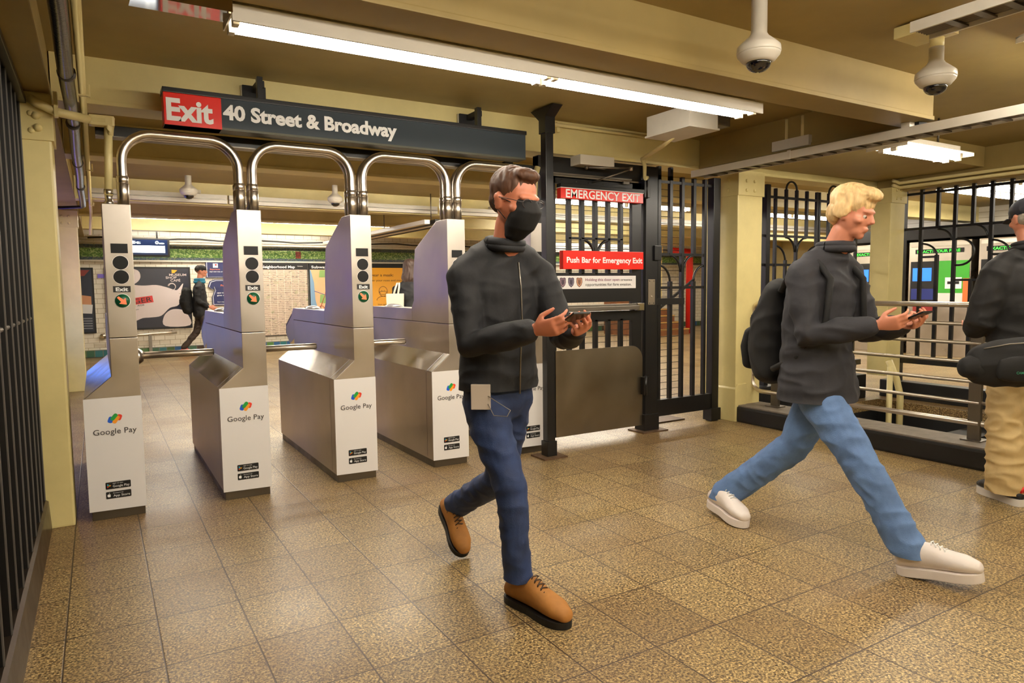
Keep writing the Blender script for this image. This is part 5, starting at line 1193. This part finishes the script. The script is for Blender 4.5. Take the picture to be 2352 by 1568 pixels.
# his backpack
t = thing('backpack', 'black backpack on the back of the striding man in light jeans', 'backpack', (2.94, -2.17, .85))
bm = bmesh.new(); limb(bm, [((2.94, -2.185, .87), .145, .085), ((2.94, -2.165, .98), .150, .110), ((2.94, -2.175, 1.15), .145, .105), ((2.94, -2.215, 1.30), .115, .075)], (1, 0, 0), 20)
b = fuse('bag_body', bm, CLB, t, .009, 4, .008, (8, 8, 8))
bm = bmesh.new(); limb(bm, [((2.94, -2.055, .90), .10, .035), ((2.94, -2.045, 1.0), .105, .045), ((2.94, -2.06, 1.08), .095, .035)], (1, 0, 0), 16); fuse('front_pocket', bm, CLB, b, .008, 4)
g = G()
for s in (-1, 1):
    g.tube([(2.95+s*.11, -2.29, 1.30), (2.95+s*.12, -2.38, 1.44), (2.95+s*.125, -2.50, 1.455), (2.95+s*.13, -2.585, 1.36), (2.95+s*.155, -2.58, 1.15), (2.95+s*.185, -2.45, .98), (2.95+s*.15, -2.28, .90)], .017, CLB, 8)
g.build('shoulder_strap', parent=t)

# ---------- man standing at the right edge, back to the view
def man_cap():
    t = thing('person', 'standing man seen from behind in dark cap, black jacket and khaki trousers', 'person', (4.66, -2.63, 0))
    f = V((.42, .9, 0)).normalized(); r = f.cross(V((0, 0, 1))); l = -r; c0 = V((4.70, -2.63, 0))
    pt = lambda a, b, z: c0 + l*a + f*b + V((0, 0, z))              # a to his left, b forward
    hf = V((.50, .85, -.22)); M = frame(hf)
    bm = bmesh.new(); q = head(bm, pt(0, .03, 1.715), hf, k=1.0)
    limb(bm, [(pt(0, -.01, 1.46), .07), (pt(0, .0, 1.56), .06), (pt(0, .02, 1.64), .058)], r)
    limb(bm, [(pt(0, 0, .95), .13, .08), (pt(0, 0, 1.2), .12, .08), (pt(0, 0, 1.42), .14, .07)], r)
    for s in (-1, 1):
        limb(bm, [(pt(s*.1, 0, 1.43), .05), (pt(s*.21, 0, 1.40), .05), (pt(s*.28, .02, 1.12), .04), (pt(s*.16, .24, 1.04), .028)], r)
        hand(bm, pt(s*.155, .25, 1.04), f*.7+l*-s*.6, (0, 0, 1), f, (.4, .6, .5))
        limb(bm, [(pt(s*.09, 0, .9), .06), (pt(s*.10, .01, .5), .045), (pt(s*.10, 0, .12), .034)], r)
    body = fuse('body', bm, SKIN2, t, .006, 5); eyes(q, body)
    bm = bmesh.new(); ell(bm, q(0, -.03, .0), (.080, .082, .055), M)
    fuse('hair', bm, P('hair_grey', (150, 142, 130), .7, var=.3, vscale=60), body, .006, 3, .004, (60, 60, 20), keep=[(q(0, .0, 0), tuple(M.col[1])), (q(0, 0, -.05), tuple(-M.col[2]))])
    bm = bmesh.new(); ell(bm, q(0, -.015, .055), (.090, .112, .080), M)
    cap = fuse('cap', bm, P('cap_navy', (34, 36, 46), .7, bump=.2, bscale=140), t, .007, 3, label='dark baseball cap', keep=[(q(0, 0, .018), tuple(-M.col[2]))])
    g = G(); g.prism([(q(0, 0, 0)-q(0, 0, 0)).xy[:]]*0 or [(-.07, .07), (-.06, .12), (-.035, .155), (0, .165), (.035, .155), (.06, .12), (.07, .07)], 'z', .020, .027, P('cap_navy', (34, 36, 46)), .002, M=Matrix.Translation(q(0, 0, 0)) @ M.to_4x4()); g.build('peak', parent=cap)
    bm = bmesh.new()
    limb(bm, [(pt(0, 0, .84), .225, .165), (pt(0, 0, .98), .220, .165), (pt(0, -.01, 1.15), .225, .165), (pt(0, -.01, 1.32), .245, .150), (pt(0, -.01, 1.43), .195, .12), (pt(0, -.01, 1.50), .105, .095)], r, 24)
    for s in (-1, 1): limb(bm, [(pt(s*.21, 0, 1.385), .086), (pt(s*.255, .01, 1.24), .088), (pt(s*.285, .02, 1.10), .080), (pt(s*.23, .13, 1.05), .070), (pt(s*.165, .225, 1.04), .052)], r)
    shoulders(bm, pt(0, -.01, 1.475), pt(-.20, 0, 1.405), pt(.20, 0, 1.405), r, 1.12)
    jk = fuse('jacket', bm, P('jacket_jet', (15, 14, 16), .75, var=.2, vscale=8, bump=.3, bscale=80), t, .009, 6, .010, (6, 6, 10))
    g = G(); cc = pt(0, 0, 1.54); rp = [cc + r*.085*math.cos(a) + f*.080*math.sin(a) + V((0, 0, -.01*math.sin(a))) for a in [2*PI*i/24 for i in range(25)]]; g.tube(rp, .020, JKB, 8, caps=False); g.tube([p+V((0, 0, .024)) for p in rp], .016, JKB, 8, caps=False); g.build('collar', parent=jk)
    KH = P('khaki', (196, 170, 118), .75, var=.10, vscale=8, bump=.3, bscale=160)
    bm = bmesh.new(); limb(bm, [(pt(0, 0, .98), .165, .12), (pt(0, -.005, .88), .175, .13), (pt(0, -.005, .82), .170, .125)], r, 20)
    c1 = V((4.515, -2.63, 0))
    limb(bm, [(pt(.085, 0, .88), .105, .12), (V((4.575, -2.60, .68)), .108, .112), (V((4.535, -2.61, .48)), .100, .105), (V((4.52, -2.63, .30)), .104, .108), (V((4.51, -2.645, .15)), .112, .112), (V((4.508, -2.648, .02)), .108, .112)], r)
    limb(bm, [(pt(-.085, 0, .88), .105, .12), (pt(-.11, 0, .5), .10, .105), (pt(-.12, 0, .2), .104, .108), (pt(-.12, 0, .02), .10, .106)], r)
    fuse('trousers', bm, KH, t, .008, 3, .012, (7, 7, 15), keep=[((0, 0, .062), (0, 0, -1))], label='khaki trousers')
    SB = P('trainer_black', (24, 24, 27), .55, bump=.3, bscale=120); SR = P('trainer_red', (220, 40, 40), .5)
    for h_, to in (((4.465, -2.745, 0), (4.615, -2.43, 0)), (tuple(pt(-.12, -.10, 0)), tuple(pt(-.13, .20, 0)))):
        sh, qq = shoe(t, h_, to, (0, 0, 1), .325, .052, SB, P('trainer_white', (228, 222, 214), .5), 'trainer', high=.055, solet=.036, toe_h=.050, laces=SB)
        for sd in (-1, 1):
            g = G(); X = sd*.041
            g.tube([qq(X*.92, .05, .095), qq(X*1.02, .075, .074), qq(X*1.02, .10, .076), qq(X, .155, .088)], [.005, .006, .0045, .0015], SR, 6); g.build('side_mark', parent=sh)
        g = G(); g.tube([qq(-.010, -.006, .085), qq(0, -.010, .115), qq(.010, -.006, .085)], .008, SR, 6); g.build('heel_tab', parent=sh)
    return t, q, pt, f, r
mt, mq, mpt, mf, mr = man_cap()
# camera bag at his hip with the strap over the shoulder
bx = V((.80, -.60, 0)).normalized(); by = V((.60, .80, 0)).normalized()     # along the bag, away from the view
bc = V((4.25, -2.745, .862)); q = lambda a, b, z: bc + bx*a + by*b + V((0, 0, z))
t = thing('shoulder_bag', 'black camera shoulder bag with green lettering on the standing man', 'bag', (4.25, -2.745, .72))
bm = bmesh.new()
loft(bm, [(q(-.17, 0, 0), by*.075, V((0, 0, .115))), (q(-.08, 0, .01), by*.085, V((0, 0, .135))), (q(.08, 0, .02), by*.085, V((0, 0, .145))), (q(.28, 0, .01), by*.08, V((0, 0, .125)))], 20)
bb = fuse('bag_body', bm, CLB, t, .009, 3, .006, (7, 7, 7))
bm = bmesh.new(); loft(bm, [(q(-.09, -.082, -.015), by*.028, V((0, 0, .060))), (q(-.04, -.088, -.012), by*.032, V((0, 0, .074))), (q(.07, -.088, -.010), by*.032, V((0, 0, .076))), (q(.13, -.080, -.010), by*.024, V((0, 0, .060)))], 18)
pk = fuse('front_pocket', bm, CLB, bb, .007, 3)
bm = bmesh.new(); loft(bm, [(q(-.24, -.01, -.01), by*.05, V((0, 0, .060))), (q(-.20, -.01, -.008), by*.062, V((0, 0, .078))), (q(-.16, -.01, -.008), by*.062, V((0, 0, .080)))], 18); fuse('side_pocket', bm, CLB, bb, .007, 3)
g = G(); g.text('CAMERA BAG', P('bag_green', (50, 150, 110), .5), q(-.035, -.123, -.035), .11, .014, x=tuple(bx), bold=.01); g.build('lettering', parent=pk)
g = G(); g.tube([q(-.17, -.05, .10), q(-.05, -.075, .128), q(.10, -.07, .137), q(.22, -.05, .115)], .004, STEELD, 6); g.tube([q(.16, -.085, .12), q(.165, -.10, .06)], .006, STEELR, 6); g.build('zip', parent=bb)
def strap(pts, w, m, name, parent, nrm=None):
    g = G()
    for (a, na), (b_, nb) in zip(pts, pts[1:]):
        a, b_ = V(a), V(b_); d = (b_-a).normalized(); n1 = V(na); n2 = V(nb)
        s1 = d.cross(n1).normalized()*w; s2 = d.cross(n2).normalized()*w; th = n1.normalized()*.003; th2 = n2.normalized()*.003
        g.flat([a-s1+th, a+s1+th, b_+s2+th2, b_-s2+th2], m); g.flat([a-s1-th, b_-s2-th2, b_+s2-th2, a+s1-th], m)
        g.flat([a-s1-th, a-s1+th, b_-s2+th2, b_-s2-th2], m); g.flat([a+s1+th, a+s1-th, b_+s2-th2, b_+s2+th2], m)
    return g.build(name, parent=parent)
bk = -mf
strap([(tuple(q(.24, -.01, .12)), tuple(bk)), (tuple(mpt(.02, -.205, 1.02)), tuple(bk)), (tuple(mpt(-.03, -.20, 1.22)), tuple(bk)), (tuple(mpt(-.06, -.175, 1.38)), tuple(bk+V((0, 0, .3)))), (tuple(mpt(-.08, -.10, 1.48)), tuple(bk+V((0, 0, 1)))), (tuple(mpt(-.09, .0, 1.51)), (0, 0, 1))], .021, CLB, 'strap', t)
g = G(); b0 = q(.24, -.03, .15); g.box(-.025, .025, -.004, .004, -.02, .02, STEELD, .003, M=Matrix.Translation(b0) @ Matrix.Rotation(-.55, 4, 'Z')); g.build('buckle', parent=t)

# ---------- small background figures
def walker(label, c, f, H, jacket, trou, hairm, stride=.3, pack=None, scarf=None, cap=None, shoes=None, bare=False):
    k = H/1.8; f = V(f).normalized(); r = f.cross(V((0, 0, 1))); c = V((c[0], c[1], 0))
    t = thing('person', label, 'person', tuple(c)); pt = lambda a, b, z: c + r*a*k + f*b*k + V((0, 0, z*k))
    bm = bmesh.new(); q = head(bm, pt(0, .05, 1.67), f, k=k); M = frame(f)
    limb(bm, [(pt(0, 0, 1.42), .06), (pt(0, .03, 1.6), .055)], r); limb(bm, [(pt(0, 0, .95), .12, .08), (pt(0, 0, 1.38), .12, .07)], r)
    for s in (-1, 1):
        limb(bm, [(pt(s*.1, 0, 1.38), .05), (pt(s*.19, 0, 1.36), .048), (pt(s*.22, -s*.05, 1.10), .04), (pt(s*.18, .16, .98), .028)], r)
        hand(bm, pt(s*.18, .17, .975), f+V((0, 0, -.4)), r*-s, f, (.3, .5, .4), k)
        limb(bm, [(pt(s*.09, 0, .9), .06), (pt(s*.09, s*stride*.4+.05, .48), .045), (pt(s*.09, s*stride, .12 if s > 0 else .16), .034)], r)
    body = fuse('body', bm, SKIN2, t, .009, 3); eyes(q, body)
    bm = bmesh.new(); limb(bm, [(pt(0, 0, .84), .19, .14), (pt(0, 0, 1.1), .19, .14), (pt(0, 0, 1.32), .205, .125), (pt(0, .01, 1.44), .11, .09)], r, 20)
    shoulders(bm, pt(0, 0, 1.44), pt(-.18, 0, 1.37), pt(.18, 0, 1.37), r, .95)
    for s in (-1, 1): limb(bm, [(pt(s*.19, 0, 1.36), .074), (pt(s*.225, -s*.04, 1.10), .064), (pt(s*.185, .13, .99), .05)], r)
    fuse('jacket', bm, jacket, t, .013, 4, .012, (6, 6, 10))
    bm = bmesh.new(); limb(bm, [(pt(0, 0, .95), .15, .11), (pt(0, 0, .85), .155, .115)], r)
    for s in (-1, 1): limb(bm, [(pt(s*.08, 0, .86), .09), (pt(s*.09, s*stride*.4+.05, .48), .07), (pt(s*.09, s*stride, .14 if s > 0 else .18), .06)], r)
    fuse('trousers', bm, trou, t, .012, 3, .01, (7, 7, 12))
    for s in (-1, 1):
        z = 0 if s > 0 else .05
        shoe(t, tuple(pt(s*.09, s*stride-.08, z)), tuple(pt(s*.09, s*stride+.2, 0)), (0, 0, 1), .28*k, .045, shoes or RUBBER, shoes or RUBBER, 'shoe', high=.03)
    if hairm:
        bm = bmesh.new(); ell(bm, q(0, -.02, .05), (.088, .105, .088), M); 
        if not cap: limb(bm, [(q(0, -.02, .05), .098), (q(0, -.04, -.06), .105, .085), (q(0, -.05, -.15), .125, .08), (q(0, -.06, -.21), .12, .055)], r)
        fuse('hair', bm, hairm, body, .008, 3, .008, (30, 30, 8), keep=[(q(0, .085, .06), tuple(M.col[1]*.8-M.col[2]*.6))])
    if cap:
        bm = bmesh.new(); ell(bm, q(0, -.005, .06), (.088, .108, .075), M); cp = fuse('cap', bm, cap, t, .008, 3, keep=[(q(0, 0, .03), tuple(-M.col[2]))])
        g = G(); g.prism([(-.07, .07), (-.05, .14), (0, .175), (.05, .14), (.07, .07)], 'z', .03, .037, cap, .002, M=Matrix.Translation(q(0, 0, 0)) @ M.to_4x4()); g.build('peak', parent=cp)
    if scarf:
        g = G(); cc = pt(0, .01, 1.47); rp = [cc + r*.085*math.cos(a) + f*.08*math.sin(a) for a in [2*PI*i/20 for i in range(21)]]; g.tube(rp, .038, scarf, 10, caps=False); g.tube([p+V((0, 0, .045)) for p in rp], .03, scarf, 8, caps=False); g.build('hood', parent=t)
    return t, pt
t, pt = walker('distant walking man in black cap, dark jacket and blue hood', (1.60, 10.75), (.98, -.12, 0), 1.86, JKB, P('trousers_brown', (58, 46, 40), .7), P('hair_dark', (30, 24, 20), .6), .33, cap=CLB, scarf=P('hood_blue', (30, 120, 150), .6), shoes=P('shoe_red', (176, 54, 52), .5))
g = bmesh.new(); limb(g, [(pt(0, -.22, .92), .15, .10), (pt(0, -.25, 1.08), .165, .13), (pt(0, -.23, 1.28), .14, .10)], V((0, 1, 0)), 18)
t = thing('backpack', 'black backpack on the distant walking man in the cap', 'backpack', tuple(pt(0, -.22, .9)))
b = fuse('bag_body', g, CLB, t, .012, 4, .01)
g = G(); g.tube([pt(-.13, -.33, 1.24), pt(.10, -.36, 1.25)], .008, GREYP, 6); g.build('reflective_strip', parent=b)
t, pt = walker('distant woman with dark hair, black coat and white tote, partly behind a turnstile', (3.55, 4.35), (.45, .89, 0), 1.74, JKB, CLB, P('hair_brown_dark', (62, 46, 38), .6), .05)
t2 = thing('tote_bag', 'white tote bag on the shoulder of the distant dark haired woman', 'bag', tuple(pt(-.20, -.21, .92)))
TC = P('tote_canvas', (232, 222, 200), .7, bump=.3, bscale=90)
g = G(); g.prism([(-.11, 0), (.11, 0), (.12, .38), (-.12, .38)], 'y', -.02, .02, TC, .008, M=Matrix.Translation(pt(-.20, -.215, .92)) @ Matrix.Rotation(-.45, 4, 'Z')); g.build('bag_body', parent=t2)
g = G()
for o_ in (-.03, .03): g.tube([pt(-.19+o_, -.20, 1.30), pt(-.17+o_*.8, -.165, 1.40), pt(-.165+o_*.5, -.08, 1.455), pt(-.165, .02, 1.45), pt(-.19+o_, .11, 1.36)], .014, TC, 8)
g.build('handle', parent=t2)
